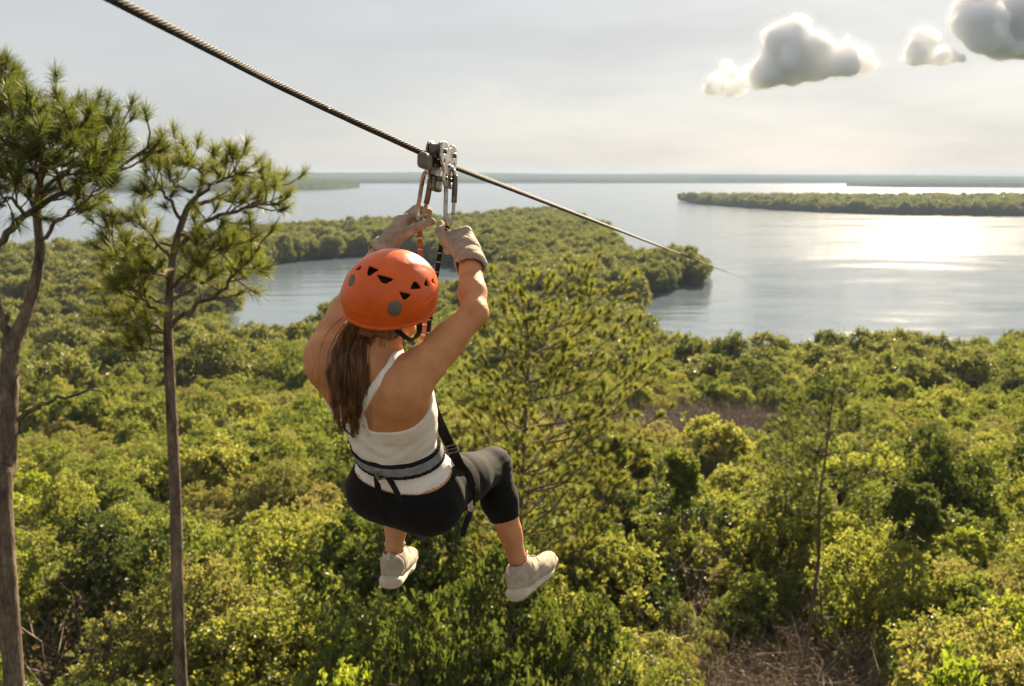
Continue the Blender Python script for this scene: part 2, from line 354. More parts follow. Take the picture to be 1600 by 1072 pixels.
M['far_wood'] = simple_mat('distant_wood', (0.022, 0.034, 0.012), (0.065, 0.080, 0.028), scale=0.06, rough=1.0, detail=8, spec=0.0)
def land_strip(name, front_px, depth, height, seed, step):
    """low wooded land: front waterline from image points, real depth behind it"""
    f = np.array([PG(x, y, 0)[:2] for x, y in front_px]); s = np.concatenate([[0], np.cumsum(np.linalg.norm(np.diff(f, axis=0), axis=1))])
    n = int(s[-1] / step) + 2; t = np.linspace(0, s[-1], n); fx, fy = np.interp(t, s, f[:, 0]), np.interp(t, s, f[:, 1])
    dr = units(np.stack([fx, fy], -1)); v = np.concatenate([[0, 0.001], np.linspace(0.004, 1, 26) ** 1.5])
    rng = np.random.default_rng(seed)
    ends = np.clip(np.minimum(t, 1e9) / (s[-1] * 0.2), 0, 1) if front_px[0][0] > 0 else np.clip((s[-1] - t) / (s[-1] * 0.2), 0, 1)
    ends = ends ** 0.6
    X = fx[:, None] + dr[:, :1] * v * depth * (0.15 + 0.85 * ends[:, None]); Y = fy[:, None] + dr[:, 1:] * v * depth * (0.15 + 0.85 * ends[:, None])
    base = np.where(v < 0.0005, -1.0, height[0] + (height[1] - height[0]) * np.clip(v * 1.3, 0, 1) ** 0.8)
    Z = base[None, :] * np.where(v < 0.0005, 1, 0.45 + 0.55 * ends[:, None]) * (1 + 0.12 * smooth_noise(X, Y, depth * 0.5, seed)) + np.where(v < 0.0005, 0, 1) * rng.normal(0, height[0] * 0.13, X.shape)
    return tag(obj(name, grid_mesh(name, X, Y, Z), M['far_wood']), kind='structure')
land_strip('far_shore', [(-500, 288), (200, 287), (800, 286), (1250, 286), (1650, 287), (2300, 289)], 2600, (10, 34), 3, 14)
land_strip('far_spit', [(-300, 302), (200, 300), (440, 298), (520, 296), (562, 293)], 500, (9, 14), 4, 8)
land_strip('far_headland', [(1322, 291), (1400, 293), (1700, 294), (2300, 296)], 700, (10, 17), 6, 10)
ISLE = np.array([PG(*c)[:2] for c in [(1062, 315, 0), (1095, 319, 0), (1180, 326, 0), (1280, 332, 0), (1400, 336, 0), (1600, 338, 0), (2000, 340, 0), (2000, 306, 6), (1500, 305, 8), (1330, 305, 8), (1180, 305, 8), (1080, 307, 6)]])
ixs, iys = np.meshgrid(np.linspace(ISLE[:, 0].min() - 20, ISLE[:, 0].max() + 20, 90), np.linspace(ISLE[:, 1].min() - 20, ISLE[:, 1].max() + 20, 90), indexing='ij')
isd = poly_sdf(ixs, iys, ISLE)
tag(obj('island_ground', grid_mesh('island_ground', ixs, iys, np.clip(isd * 0.08, -3, 1.5)), M['soil']), kind='structure')

# ------------------------------------------------------------------ foliage
#FOLIAGE_BEGIN
def leaf_batch(pos, axis, nrm, L, W, fold=0.25):
    """one folded six-point leaf per row: base at pos, growing along axis"""
    n = len(pos); axis = units(axis); side = units(np.cross(nrm, axis)); nrm = np.cross(axis, side)
    L = L[:, None]; W = W[:, None] * 0.5
    up = nrm * W * fold * 2
    v = np.stack([pos, pos + axis * L * 0.30 + side * W * 0.9 + up, pos + axis * L * 0.72 + side * W * 0.85 + up * 0.9, pos + axis * L - nrm * L * 0.10,
                  pos + axis * L * 0.72 - side * W * 0.85 + up * 0.9, pos + axis * L * 0.30 - side * W * 0.9 + up], 1)
    b = np.arange(n)[:, None] * 6
    return v.reshape(-1, 3), np.concatenate([b + [0, 3, 2, 1], b + [0, 5, 4, 3]])
def rand_units(rng, n): return units(rng.normal(size=(n, 3)))
def crown(seed, rx, rz, lobes, tips, per, size, up_bias=0.35, zc=None, hollow=0.55):
    """lumpy crown of leaf rosettes; returns leaf verts/faces and the lobe list"""
    rng = np.random.default_rng(seed); zc = rz if zc is None else zc
    c = rand_units(rng, lobes) * rng.uniform(0.15, 1, (lobes, 1)) ** 0.5 * np.array([rx, rx, rz]) * 0.82; c[:, 2] += zc
    lr = rng.uniform(0.17, 0.42, lobes) * rx
    li = rng.choice(lobes, tips * 3, p=lr ** 2 / (lr ** 2).sum()); d = rand_units(rng, tips * 3); d[:, 2] += up_bias; d = units(d)
    p = c[li] + d * (lr[li] * (rng.uniform(hollow, 1.06, tips * 3) ** 0.5 + np.where(rng.random(tips * 3) < .16, rng.uniform(0, .5, tips * 3), 0)))[:, None]
    q = np.linalg.norm(p[:, None] - c[None], axis=2) / lr[None]; q[np.arange(len(p)), li] = 9
    keep = np.where((q.min(1) > 0.72) & (p[:, 2] > 0.05 * zc))[0][:tips]; p, d = p[keep], d[keep]
    n = len(p); P3 = np.repeat(p, per, 0); D3 = np.repeat(d, per, 0)
    D3 = units(D3 + [0, 0, 0.45]); r = rand_units(rng, n * per); t = units(np.cross(D3, r))
    spread = rng.uniform(0.5, 1.5, (n * per, 1)); ax = units(D3 * np.cos(spread) + t * np.sin(spread))
    pos = P3 + rand_units(rng, n * per) * size * rng.uniform(0.1, 1.3, (n * per, 1))
    nr = units(D3 + 0.55 * rand_units(rng, n * per)); L = size * rng.uniform(0.65, 1.25, n * per)
    V, F = leaf_batch(pos, ax, nr, L, L * rng.uniform(0.5, 0.72, n * per)); return V, F, c, lr
def stems(seed, c, lr, r0=0.05, n=None, base=(0, 0, -0.3)):
    rng = np.random.default_rng(seed); mb = MB()
    for k in range(len(c) if n is None else min(n, len(c))):
        a = np.array(base) + np.append(rng.normal(0, 0.12, 2), 0); e = c[k]; m = (a + e) / 2 + np.append(rng.normal(0, 0.16, 2) + (e - a)[:2] * 0.0, 0.15 * rng.random())
        mb.tube(catmull([a, m, e], 4), np.linspace(r0 * 0.9, r0 * 0.3, 9), 5, cap=False)
        for _ in range(3):
            d = unit(rng.normal(size=3) + [0, 0, .4]); mb.tube([e, e + d * lr[k] * 0.5, e + d * lr[k] * 0.95 + [0, 0, .05]], [r0 * .3, r0 * .2, r0 * .08], 4, cap=False)
    return mb
PROTO = []      # (foliage mesh, stem mesh, kind)
def proto(kind, seed, rx, rz, lobes, tips, per, size, mat, **kw):
    V, F, c, lr = crown(seed, rx, rz, lobes, tips, per, size, **kw)
    fm = mesh_np('foliage', V, F, False); fm.materials.append(M[mat])
    sm = stems(seed, c, lr).mesh('stem'); sm.materials.append(M['twig'])
    PROTO.append((fm, sm, kind)); return len(PROTO) - 1
broad = [proto('broad', 10 + k, 1.5, 1.15, 20, 720, 13, (.076, .088, .102, .082, .118)[k], 'leaf') for k in range(5)]
fine = [proto('fine', 30 + k, 1.45, 1.05, 22, 1150, 13, 0.062, 'leaf_fine') for k in range(3)]
bright = [proto('bright', 50 + k, 1.25, 1.1, 16, 620, 13, 0.085, 'leaf_bright') for k in range(2)]
dark = [proto('dark', 60 + k, 1.45, 1.4, 19, 640, 13, 0.10, 'leaf_dark') for k in range(2)]
mang = [proto('mangrove', 70 + k, 1.5, 1.25, 16, 420, 9, 0.19, 'mangrove', hollow=0.8) for k in range(3)]
def dry_proto(seed):
    rng = np.random.default_rng(seed); mb = MB(); tips = []
    for k in range(60):
        a = np.append(rng.normal(0, 0.5, 2), -0.2); d = unit(np.append(rng.normal(0, 0.8, 2), rng.uniform(0.3, 1.0))); L = rng.uniform(0.7, 1.7)
        m = a + d * L * 0.5 + rng.normal(0, 0.12, 3); e = a + d * L + rng.normal(0, 0.25, 3); mb.tube([a, m, e], [0.018, 0.012, 0.004], 4, cap=False)
        for _ in range(6):
            s = m + (e - m) * rng.random(); t = s + rng.normal(0, 0.26, 3); mb.tube([s, t], [0.008, 0.003], 3, cap=False); tips.append(t)
    sm = mb.mesh('stem'); sm.materials.append(M['dry_twig'])
    tp = np.repeat(np.array(tips), 5, 0); n = len(tp); V, F = leaf_batch(tp + rng.normal(0, 0.07, (n, 3)), rand_units(rng, n), rand_units(rng, n), rng.uniform(0.04, 0.08, n), rng.uniform(0.02, 0.045, n))
    fm = mesh_np('foliage', V, F, False); fm.materials.append(M['leaf_dry'])
    PROTO.append((fm, sm, 'dry')); return len(PROTO) - 1
dry = [dry_proto(90 + k) for k in range(2)]

def bush(name, pi, loc, s, sz, rz, label, group=None, cat='bush'):
    r = empty(name, loc); r.scale = (s, s, s * sz); r.rotation_euler = (0, 0, rz)
    fm, sm, _ = PROTO[pi]
    f = obj('foliage', fm, None, r); st = obj('stem', sm, None, r)
    tag(r, label, cat, group); return r

def px_of(X):           # image position of world points
    v = (np.asarray(X) - CP) @ CR; return CX + FPX * v[:, 0] / -v[:, 2], CY - FPX * v[:, 1] / -v[:, 2]
rng = np.random.default_rng(7)
def jitter_grid(x0, x1, y0, y1, s):
    X, Y = np.meshgrid(np.arange(x0, x1, s), np.arange(y0, y1, s * 0.87), indexing='ij'); X = X + (np.arange(X.shape[1]) % 2)[None] * s / 2
    X = X + rng.uniform(-.36, .36, X.shape) * s; Y = Y + rng.uniform(-.36, .36, Y.shape) * s; return X.ravel(), Y.ravel()
def in_wedge(X, Y, extra=3.0): return np.abs(X) < Y * 0.56 + extra
# dry patches seen in the photograph: centres on the slope, radius
DRY = [((math.sin(R(17.0)) * d, math.cos(R(17.0)) * d), r) for d, r in ((11, 1.9), (13.5, 2.3), (16.5, 2.7), (19.5, 2.6), (22, 1.8))] + [(PG(1060, 640, 15.0)[:2], 11.0), (PG(1150, 615, 14)[:2], 8.0)]
X, Y = jitter_grid(-30, 30, 6, 52, 1.95)
k = in_wedge(X, Y, 2.5) & (np.hypot(X, Y) > 9.5); X, Y = X[k], Y[k]
o_ = np.argsort(np.hypot(X, Y))[:292]; X, Y = X[o_], Y[o_]; NEAR_R = np.hypot(X, Y).max()
Z = ground_z(X, Y)
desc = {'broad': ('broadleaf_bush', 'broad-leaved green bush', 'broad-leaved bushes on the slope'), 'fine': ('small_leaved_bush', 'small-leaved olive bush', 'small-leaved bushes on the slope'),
        'bright': ('bright_green_bush', 'bright green bush', 'bright green bushes on the slope'), 'dark': ('dark_bush', 'dark green bush', 'dark green bushes on the slope'), 'dry': ('dry_brush', 'leafless brown brush', 'dry brush on the slope')}  # the bright kind has a lighter, yellower leaf colour of its own
for i in range(len(X)):
    isdry = any(math.hypot(X[i] - c[0], Y[i] - c[1]) < r * rng.uniform(0.7, 1.1) for c, r in DRY)
    nz = float(smooth_noise(np.array([X[i]]), np.array([Y[i]]), 9, 11)[0]) + rng.normal(0, 0.35)
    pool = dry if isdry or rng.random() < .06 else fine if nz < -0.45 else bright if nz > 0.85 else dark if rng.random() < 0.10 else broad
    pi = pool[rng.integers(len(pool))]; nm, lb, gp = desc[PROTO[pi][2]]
    s = rng.uniform(0.62, 1.28) * (0.8 if isdry else 1.55 if pool is dry else 1)
    bx, by = px_of(np.array([[X[i], Y[i], Z[i] + 1.5]])); bx = float(bx[0]); dd = math.hypot(X[i], Y[i])
    where = 'left of the slim pine trunk' if bx < 270 else 'between the slim pine and the rider' if bx < 540 else 'below the rider' if bx < 840 else 'between the rider and the slender pine' if bx < 1280 else 'right of the slender pine'
    row = 'along the bottom edge' if dd < 16 else 'low on the slope' if dd < 20 else 'halfway up the picture' if dd < 26 else 'farther up the picture'
    size = 'large' if s > 1.05 else 'small' if s < 0.88 else 'mid-sized'
    bush(nm, pi, (X[i], Y[i], Z[i] + 0.15), s, rng.uniform(0.8, 1.35), rng.uniform(0, 6.28), '%s %s %s, %s' % (size, lb, where, row), gp)

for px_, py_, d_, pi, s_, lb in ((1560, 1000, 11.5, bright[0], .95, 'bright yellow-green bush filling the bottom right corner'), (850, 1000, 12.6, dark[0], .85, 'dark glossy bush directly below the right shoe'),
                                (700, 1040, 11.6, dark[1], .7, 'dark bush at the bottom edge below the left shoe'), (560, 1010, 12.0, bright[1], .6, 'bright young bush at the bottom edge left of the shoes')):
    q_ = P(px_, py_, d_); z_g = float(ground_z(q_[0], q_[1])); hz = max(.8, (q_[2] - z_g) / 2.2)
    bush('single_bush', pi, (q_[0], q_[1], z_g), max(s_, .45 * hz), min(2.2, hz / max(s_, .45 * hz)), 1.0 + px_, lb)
def scatter(name, X, Y, Z, S, pool, label, cat):
    n = len(X); me = bpy.data.meshes.new(name); me.vertices.add(n); me.vertices.foreach_set('co', np.stack([X, Y, Z], 1).astype(np.float32).ravel())
    a = me.attributes.new('scl', 'FLOAT_VECTOR', 'POINT'); a.data.foreach_set('vector', np.asarray(S, np.float32).ravel())
    a = me.attributes.new('rz', 'FLOAT', 'POINT'); a.data.foreach_set('value', rng.uniform(0, 6.28, n).astype(np.float32))
    a = me.attributes.new('pick', 'INT', 'POINT'); a.data.foreach_set('value', rng.integers(0, len(pool), n).astype(np.int32))
    ng = bpy.data.node_groups.new(name, 'GeometryNodeTree')
    ng.interface.new_socket('Geometry', in_out='INPUT', socket_type='NodeSocketGeometry'); ng.interface.new_socket('Geometry', in_out='OUTPUT', socket_type='NodeSocketGeometry')
    N, Lk = ng.nodes, ng.links; gi = N.new('NodeGroupInput'); go = N.new('NodeGroupOutput'); io = N.new('GeometryNodeInstanceOnPoints'); jn = N.new('GeometryNodeJoinGeometry')
    for pi in pool:
        src = bpy.data.objects.get('src_%d' % pi) or bpy.data.objects.new('src_%d' % pi, PROTO[pi][1] if PROTO[pi][2] == 'dry' else PROTO[pi][0])
        oi = N.new('GeometryNodeObjectInfo'); oi.inputs['Object'].default_value = src; oi.inputs['As Instance'].default_value = True
        Lk.new(oi.outputs['Geometry'], jn.inputs[0])
    def na(nm, ty):
        q = N.new('GeometryNodeInputNamedAttribute'); q.data_type = ty; q.inputs['Name'].default_value = nm; return [s for s in q.outputs if s.enabled][0]
    cb = N.new('ShaderNodeCombineXYZ'); Lk.new(na('rz', 'FLOAT'), cb.inputs[2]); er = N.new('FunctionNodeEulerToRotation'); Lk.new(cb.outputs[0], er.inputs[0])
    io.inputs['Pick Instance'].default_value = True
    Lk.new(gi.outputs[0], io.inputs['Points']); Lk.new(jn.outputs[0], io.inputs['Instance']); Lk.new(na('pick', 'INT'), io.inputs['Instance Index'])
    Lk.new(er.outputs[0], io.inputs['Rotation']); Lk.new(na('scl', 'FLOAT_VECTOR'), io.inputs['Scale']); Lk.new(io.outputs[0], go.inputs[0])
    o = obj(name, me); md = o.modifiers.new('scatter', 'NODES'); md.node_group = ng
    return tag(o, label, cat, kind='stuff')
def stuff_points(x0, x1, y0, y1, s, test, s_lo, s_hi, zs=(0.8, 1.25)):
    X, Y = jitter_grid(x0, x1, y0, y1, s); k = test(X, Y); X, Y = X[k], Y[k]; n = len(X)
    sc = rng.uniform(s_lo, s_hi, n); return X, Y, np.stack([sc, sc, sc * rng.uniform(*zs, n)], 1)
D_ = np.hypot
def notdry(X, Y):
    r = np.ones(X.shape, bool)
    for c, q in DRY: r &= np.hypot(X - c[0], Y - c[1]) > q
    return r
# mid slope: beyond the nearest 300 bushes, to the shore
X, Y, S = stuff_points(-70, 70, 15, 110, 2.3, lambda x, y: in_wedge(x, y, 5) & (D_(x, y) > NEAR_R - .3) & (D_(x, y) < 95) & notdry(x, y) & (shore(x, y) > 1), 0.85, 1.5)
nz = smooth_noise(X, Y, 22, 12) + rng.normal(0, .3, len(X))
for nm, k, pool, lb in (('scrub_thicket', (nz > -0.35) & (nz < .9), broad, 'yellow-green broad-leaved thicket covering the middle of the slope'), ('olive_thicket', nz <= -0.35, fine, 'olive green small-leaved thicket covering the middle of the slope'), ('bright_thicket', nz >= 0.9, bright + dark, 'fresh green and dark clumps in the thicket on the middle slope')):
    scatter(nm, X[k], Y[k], ground_z(X[k], Y[k]) + 0.1, S[k], pool, lb, 'thicket')
X, Y, S = stuff_points(-95, 95, 4, 100, 2.5, lambda x, y: ~in_wedge(x, y, np.where(D_(x, y) > NEAR_R, 5.0, 2.4)) & (np.abs(x) < y * 1.25 + 6) & (D_(x, y) > 8) & (D_(x, y) < 95) & (shore(x, y) > 1), 0.85, 1.45)
scatter('side_thicket', X, Y, ground_z(X, Y) + 0.1, S, broad + fine, 'green thicket on the slope to either side of the view', 'thicket')
X, Y, S = stuff_points(-60, 80, 20, 110, 1.5, lambda x, y: ~notdry(x, y) & (D_(x, y) > NEAR_R), 0.8, 1.5)
dX, dY, dS = X, Y, S
X, Y, S = stuff_points(-190, 190, 60, 215, 3.4, lambda x, y: (np.abs(x) < y * 1.1) & (D_(x, y) >= 95) & (shore(x, y) > 1.0) & (D_(x, y) < 215), 1.1, 2.1)
scatter('shore_wood', X, Y, ground_z(X, Y) + 0.1, S, mang + broad[:2], 'low green wood along the near shore at the foot of the slope', 'wood')
X, Y, S = stuff_points(-420, 170, 150, 700, 3.9, lambda x, y: (np.abs(x) < y * .9 + 20) & (D_(x, y) >= 212) & (shore(x, y) > -0.8), 1.6, 2.9, (0.9, 1.25))
scatter('mangrove_wood', X, Y, ground_z(X, Y) + 0.1, S, mang, 'mangrove wood covering the curved peninsula beyond the cove', 'wood')
X, Y, S = stuff_points(ISLE[:, 0].min(), ISLE[:, 0].max(), ISLE[:, 1].min(), ISLE[:, 1].max(), 6.5, lambda x, y: (poly_sdf(x, y, ISLE) > -1) & in_wedge(x, y, 40), 2.3, 3.9, (0.75, 1.1))
scatter('island_wood', X, Y, X * 0 + 0.8, S, mang, 'dark mangrove wood covering the long island under the sun glint', 'wood')
X, Y, S = stuff_points(-24, 24, 9, 42, 1.7, lambda x, y: in_wedge(x, y, 2.5) & (D_(x, y) > 9.5) & (D_(x, y) < 40), 0.8, 1.35)
scatter('undergrowth', X, Y, ground_z(X, Y) + 0.05, S, [dry[0], dry[1]], 'brown twiggy undergrowth showing in the gaps between the bushes', 'undergrowth')
scatter('dry_scrub', dX, dY, ground_z(dX, dY) + 0.1, dS * 1.2, dry, 'brown leafless scrub in the bare patch on the middle slope', 'scrub')

# ------------------------------------------------------------------ pines and single trees
def needles(rng, tp, td, per, L, w, spread=0.65):
    n = len(tp) * per; d0 = np.repeat(td, per, 0); q = rand_units(rng, n); t = units(np.cross(d0, q))
    a = np.abs(rng.normal(spread, spread * 0.7, (n, 1))); d = units(d0 * np.cos(a) + t * np.sin(a) + [0, 0, 0.06])
    b = np.repeat(tp, per, 0) - d0 * rng.uniform(-0.02, 0.55, (n, 1)) * L; l = L * rng.uniform(0.65, 1.1, (n, 1))
    sd = units(np.cross(d, rand_units(rng, n))) * w / 2
    m = b + d * l * 0.55; e = b + d * l + np.array([0, 0, -0.10]) * l
    V = np.stack([b - sd, b + sd, m + sd * 0.8, m - sd * 0.8, e], 1).reshape(-1, 3); k = np.arange(n)[:, None] * 5
    return V, k + [0, 1, 2, 3], k + [3, 2, 4]
def twigs(rng, mb, line, r, n, L, tips, t0=0.3, up=0.5):
    """side twigs with a tuft at each end, along a branch"""
    line = np.asarray(line); m = len(line); T = units(np.gradient(line, axis=0))
    for k in range(n):
        f = t0 + (1 - t0) * (k + rng.random()) / n; i = min(int(f * (m - 1)), m - 2); p = line[i] + (line[i + 1] - line[i]) * (f * (m - 1) - i)
        d = unit(T[i] * 0.7 + rng.normal(0, 0.6, 3) + [0, 0, up * 0.25]); l = L * rng.uniform(0.45, 1.1)
        q = [p, p + d * l * 0.5 + rng.normal(0, 0.04, 3) * l, p + d * l + np.array([0, 0, up * 0.30]) * l]
        mb.tube(q, [r * 0.5, r * 0.38, r * 0.25], 4, cap=False); tips.append((q[2], unit(q[2] - q[1])))
    tips.append((line[-1], T[-1]))
def pine(name, label, trunk, trunk_r, branches, seed, tuftL=0.2, per=70, w=0.0042, twigL=0.42, extra=(), bark='bark', leaf='needle', spread=0.65):
    """trunk: points bottom to top; branches: (points, radius, number of twigs)"""
    rng = np.random.default_rng(seed); root = empty(name, trunk[0])
    def rel(m): return m
    tb = MB(); tl = catmull(trunk, 8); tb.tube(tl, np.interp(np.linspace(0, 1, len(tl)), np.linspace(0, 1, len(trunk_r)), trunk_r), 12)
    t = tb.build('trunk', M[bark], root)
    tips = []; mb = MB()
    for pts, r, n in branches:
        ln = catmull(pts, 5); ln = ln + np.concatenate([[0 * ln[0]], rng.normal(0, 0.012, (len(ln) - 1, 3))]); mb.tube(ln, np.linspace(r, r * 0.3, len(ln)), 7, cap=False)
        if n: twigs(rng, mb, ln, r * 0.55 + 0.004, n, twigL, tips)
    for p, d in extra: tips.append((p, d))
    b = mb.build('limbs', M[bark], root)
    tp = np.array([x[0] for x in tips]); td = np.array([x[1] for x in tips]); td = units(td + [0, 0, 0.3])
    V, Q, T3 = needles(rng, tp, td, per, tuftL, w, spread); c = obj('crown', mesh_np('crown', V, [Q, T3], False), M[leaf], root)
    off = Matrix.Translation(-Vector(trunk[0]))
    for o in (t, b, c): o.data.transform(off)
    return tag(root, label, 'pine tree')
def pts(d, *q, dy=0): return [P(x, y + dy, d + (z if len(r) else 0)) for x, y, *r in q for z in [r[0] if r else 0]]
# second pine from the left: slim straight trunk
d2 = 9.4; g2 = P(283, 1072, d2)
T2 = [np.array([g2[0] + 0.02, g2[1] - 0.05, float(ground_z(g2[0], g2[1])) - 0.3])] + pts(d2, (283, 1072), (275, 800), (266, 600), (263, 500), (271, 400), (291, 330), (311, 301), (318, 264))
B2 = [(pts(d2, (264, 520), (225, 512, .1), (180, 488, .15)), .018, 14), (pts(d2, (265, 545), (236, 548, -.2), (205, 540, -.3)), .015, 10), (pts(d2, (266, 480), (215, 455, .5), (178, 440, .6)), .018, 13), (pts(d2, (272, 392), (320, 350, -.1), (380, 328, -.2), (440, 316, -.25)), .028, 13), (pts(d2, (292, 325), (340, 312, .2), (385, 314, .3), (428, 290, .35)), .024, 13),
      (pts(d2, (265, 512), (300, 482, -.2), (345, 455, -.35), (372, 425, -.4), (400, 392, -.4)), .026, 12), (pts(d2, (266, 470), (320, 440, .3), (380, 405, .5)), .02, 11),
      (pts(d2, (268, 440), (225, 410, -.2), (185, 395, -.3), (165, 350, -.35)), .022, 14), (pts(d2, (270, 410), (230, 360, .2), (195, 335, .3)), .02, 12),
      (pts(d2, (264, 500), (230, 470, -.3), (200, 440, -.4)), .02, 13), (pts(d2, (265, 520), (235, 505, .2), (205, 490, .3)), .018, 11), (pts(d2, (285, 345), (255, 300, -.2), (232, 299, -.3)), .02, 10),
      (pts(d2, (300, 300), (270, 289, .2), (262, 264, .25)), .018, 12), (pts(d2, (310, 306), (345, 282, -.2), (378, 269, -.3)), .018, 13), (pts(d2, (316, 275), (330, 262, .2), (350, 255, .3)), .012, 9),
      (pts(d2, (316, 275), (300, 261, -.1), (282, 252, -.2)), .012, 9), (pts(d2, (280, 365), (320, 385, -.5), (350, 390, -.7)), .02, 11), (pts(d2, (270, 420), (245, 430, -.5), (215, 420, -.7)), .02, 12),
      (pts(d2, (280, 360), (330, 365, .6), (370, 372, .8)), .018, 9), (pts(d2, (275, 380), (235, 385, .6), (190, 372, .8)), .018, 10), (pts(d2, (268, 450), (300, 420, -.7), (315, 400, -.9)), .018, 9)]
pine('pine_tree', 'slim straight-trunked pine left of the rider with a small tufted crown', T2, (.062, .06, .056, .05, .043, .036, .03, .022, .014), B2, 21, tuftL=.17, per=95, w=.0048, twigL=.30)
# leftmost pine: forked trunk at the frame edge
d1 = 8.2; g1 = P(8, 950, d1)
T1 = [np.array([g1[0], g1[1], float(ground_z(g1[0], g1[1])) - 0.3])] + pts(d1, (10, 900), (11, 720), (15, 600), (18, 545), (44, 480), (62, 400), (58, 335), (62, 288), (75, 240))
B1 = [(pts(d1, (16, 548), (4, 500), (-8, 440), (-25, 360), (-40, 270), (-40, 203)), .045, 0), (pts(d1, (-22, 385), (10, 365), (60, 322), (130, 285), (185, 264), (232, 229)), .036, 16),
      (pts(d1, (61, 380), (88, 345, -.1), (130, 315, -.3), (170, 281, -.4)), .02, 10), (pts(d1, (60, 320), (100, 277, .2), (140, 244, .3), (185, 218, .3)), .024, 18), (pts(d1, (66, 277), (95, 237, -.2), (125, 200, -.3)), .02, 17),
      (pts(d1, (70, 259), (60, 218, .2), (40, 181, .3), (20, 152, .3)), .022, 18), (pts(d1, (75, 244), (90, 211, .1), (100, 177, .1)), .018, 15), (pts(d1, (60, 330), (30, 277, .3), (-5, 240, .4)), .024, 17),
      (pts(d1, (-36, 285), (-10, 240, -.3), (20, 211, -.4), (45, 189, -.5)), .024, 18), (pts(d1, (-38, 255), (-20, 196, .1), (5, 148, .2)), .024, 18), (pts(d1, (-40, 211), (-30, 166), (-5, 133)), .02, 15),
      (pts(d1, (58, 340), (20, 315, -.4), (-10, 292, -.6)), .02, 13), (pts(d1, (62, 300), (110, 266, -.5), (150, 255, -.7)), .02, 13), (pts(d1, (75, 244), (120, 218, .5), (150, 200, .6)), .018, 14), (pts(d1, (100, 300), (90, 274, -.3), (70, 251, -.4)), .018, 11),
      (pts(d1, (30, 656), (60, 636, -.1), (100, 622, -.15), (158, 607, -.2)), .024, 0), (pts(d1, (60, 330), (35, 300), (5, 271)), .018, 11), (pts(d1, (60, 310), (55, 263, -.6), (45, 229, -.8)), .02, 14)]
pine('pine_tree', 'forked pine at the left frame edge with a broad tufted crown', T1, (.085, .08, .076, .07, .066, .045, .04, .034, .028, .016), B1, 22, tuftL=.17, per=95, w=.0048, twigL=.30)
def auto_pine(label, top, base, r0, whorls, per_whorl, Lmax, crown_at, seed, n_tw, tuftL, per, w, twigL, rise=0.35, shape=0.7, lean=(0, 0), leaf='needle', spread=0.65):
    rng = np.random.default_rng(seed); top = np.asarray(top); base = np.asarray(base); hgt = top - base
    tr = [base + hgt * t + np.append(rng.normal(0, 0.03, 2), 0) * (t > 0) * (t < 1) for t in np.linspace(0, 1, 7)]; tl = catmull(tr, 8); B = []
    for k in range(whorls):
        f = crown_at + (0.985 - crown_at) * k / (whorls - 1); p = tl[int(f * (len(tl) - 1))]; g = (1 - (f - crown_at) / (1 - crown_at))
        L = Lmax * max(0.16, g ** shape) * (0.75 if k == 0 else 1)
        for j in range(per_whorl):
            az = 2 * np.pi * (j + rng.uniform(-.3, .3)) / per_whorl + k * 1.3; d = np.array([np.cos(az), np.sin(az), 0]); l = L * rng.uniform(.65, 1.15) * (1 + d @ np.append(lean, 0))
            q = [p, p + d * l * 0.5 + [0, 0, l * rise * 0.30], p + d * l + [0, 0, l * rise]]; B.append((q, 0.006 + 0.008 * l, max(3, int(n_tw * l / Lmax))))
    return pine('pine_tree', label, tr, np.linspace(r0, r0 * 0.22, 7), B, seed, tuftL=tuftL, per=per, w=w, twigL=twigL, leaf=leaf, spread=spread)
def to_ground(p, z=-0.3): return np.array([p[0], p[1], float(ground_z(p[0], p[1])) + z])
tp = P(826, 468, 19.5); auto_pine('large dense pine just beyond the rider, right of her helmet', tp, to_ground(tp - [0.35, 0, 0]), .10, 13, 6, 2.35, 0.36, 31, 15, .19, 105, .010, .50, rise=.62, shape=.26, lean=(.28, 0), leaf='needle_light', spread=.42)
tp = P(1303, 606, 20); auto_pine('slender sparse pine standing alone above the brown patch on the right', tp, to_ground(tp - [.3, 0, 0]), .060, 7, 5, 1.25, 0.66, 32, 9, .17, 50, .010, .38, rise=.42, shape=.35)
tp = P(1232, 655, 27); auto_pine('thin young pine left of the slender sparse pine', tp, to_ground(tp), .05, 7, 5, 0.95, 0.45, 33, 9, .19, 50, .012, .4)

def column_tree(label, px, py, d, rx, hgt, seed, mat='leaf_mid', cat='tree', size=.085, tips=620):
    top = P(px, py, d); b = to_ground(top, 0); hh = top[2] - b[2]; r = empty('slim_tree', b)
    V, F, c, lr = crown(seed, rx, hgt / 2, 16, tips, 12, size, up_bias=.2, zc=hh - hgt / 2, hollow=.6)
    obj('crown', mesh_np('crown', V, F, False), M[mat], r); mb = MB()
    mb.tube(catmull([(0, 0, -.3), (.05, .03, hh * .35), (0, 0, hh * .7), (0.02, 0, hh * .95)], 5), np.linspace(.06, .015, 16), 8); mb.build('trunk', M['twig'], r)
    return tag(r, label, cat)
column_tree('narrow upright green tree right of the large pine', 1070, 682, 27, .52, 2.4, 41)
column_tree('dark vine-clad tree stump among bright bushes at the right', 1438, 742, 23, .70, 2.0, 42, mat='leaf_dark')
column_tree('green upright shrub left of the narrow upright tree', 1000, 668, 30, .42, 1.7, 43)
column_tree('green upright shrub nearest the large pine', 958, 682, 29, .45, 1.6, 44)

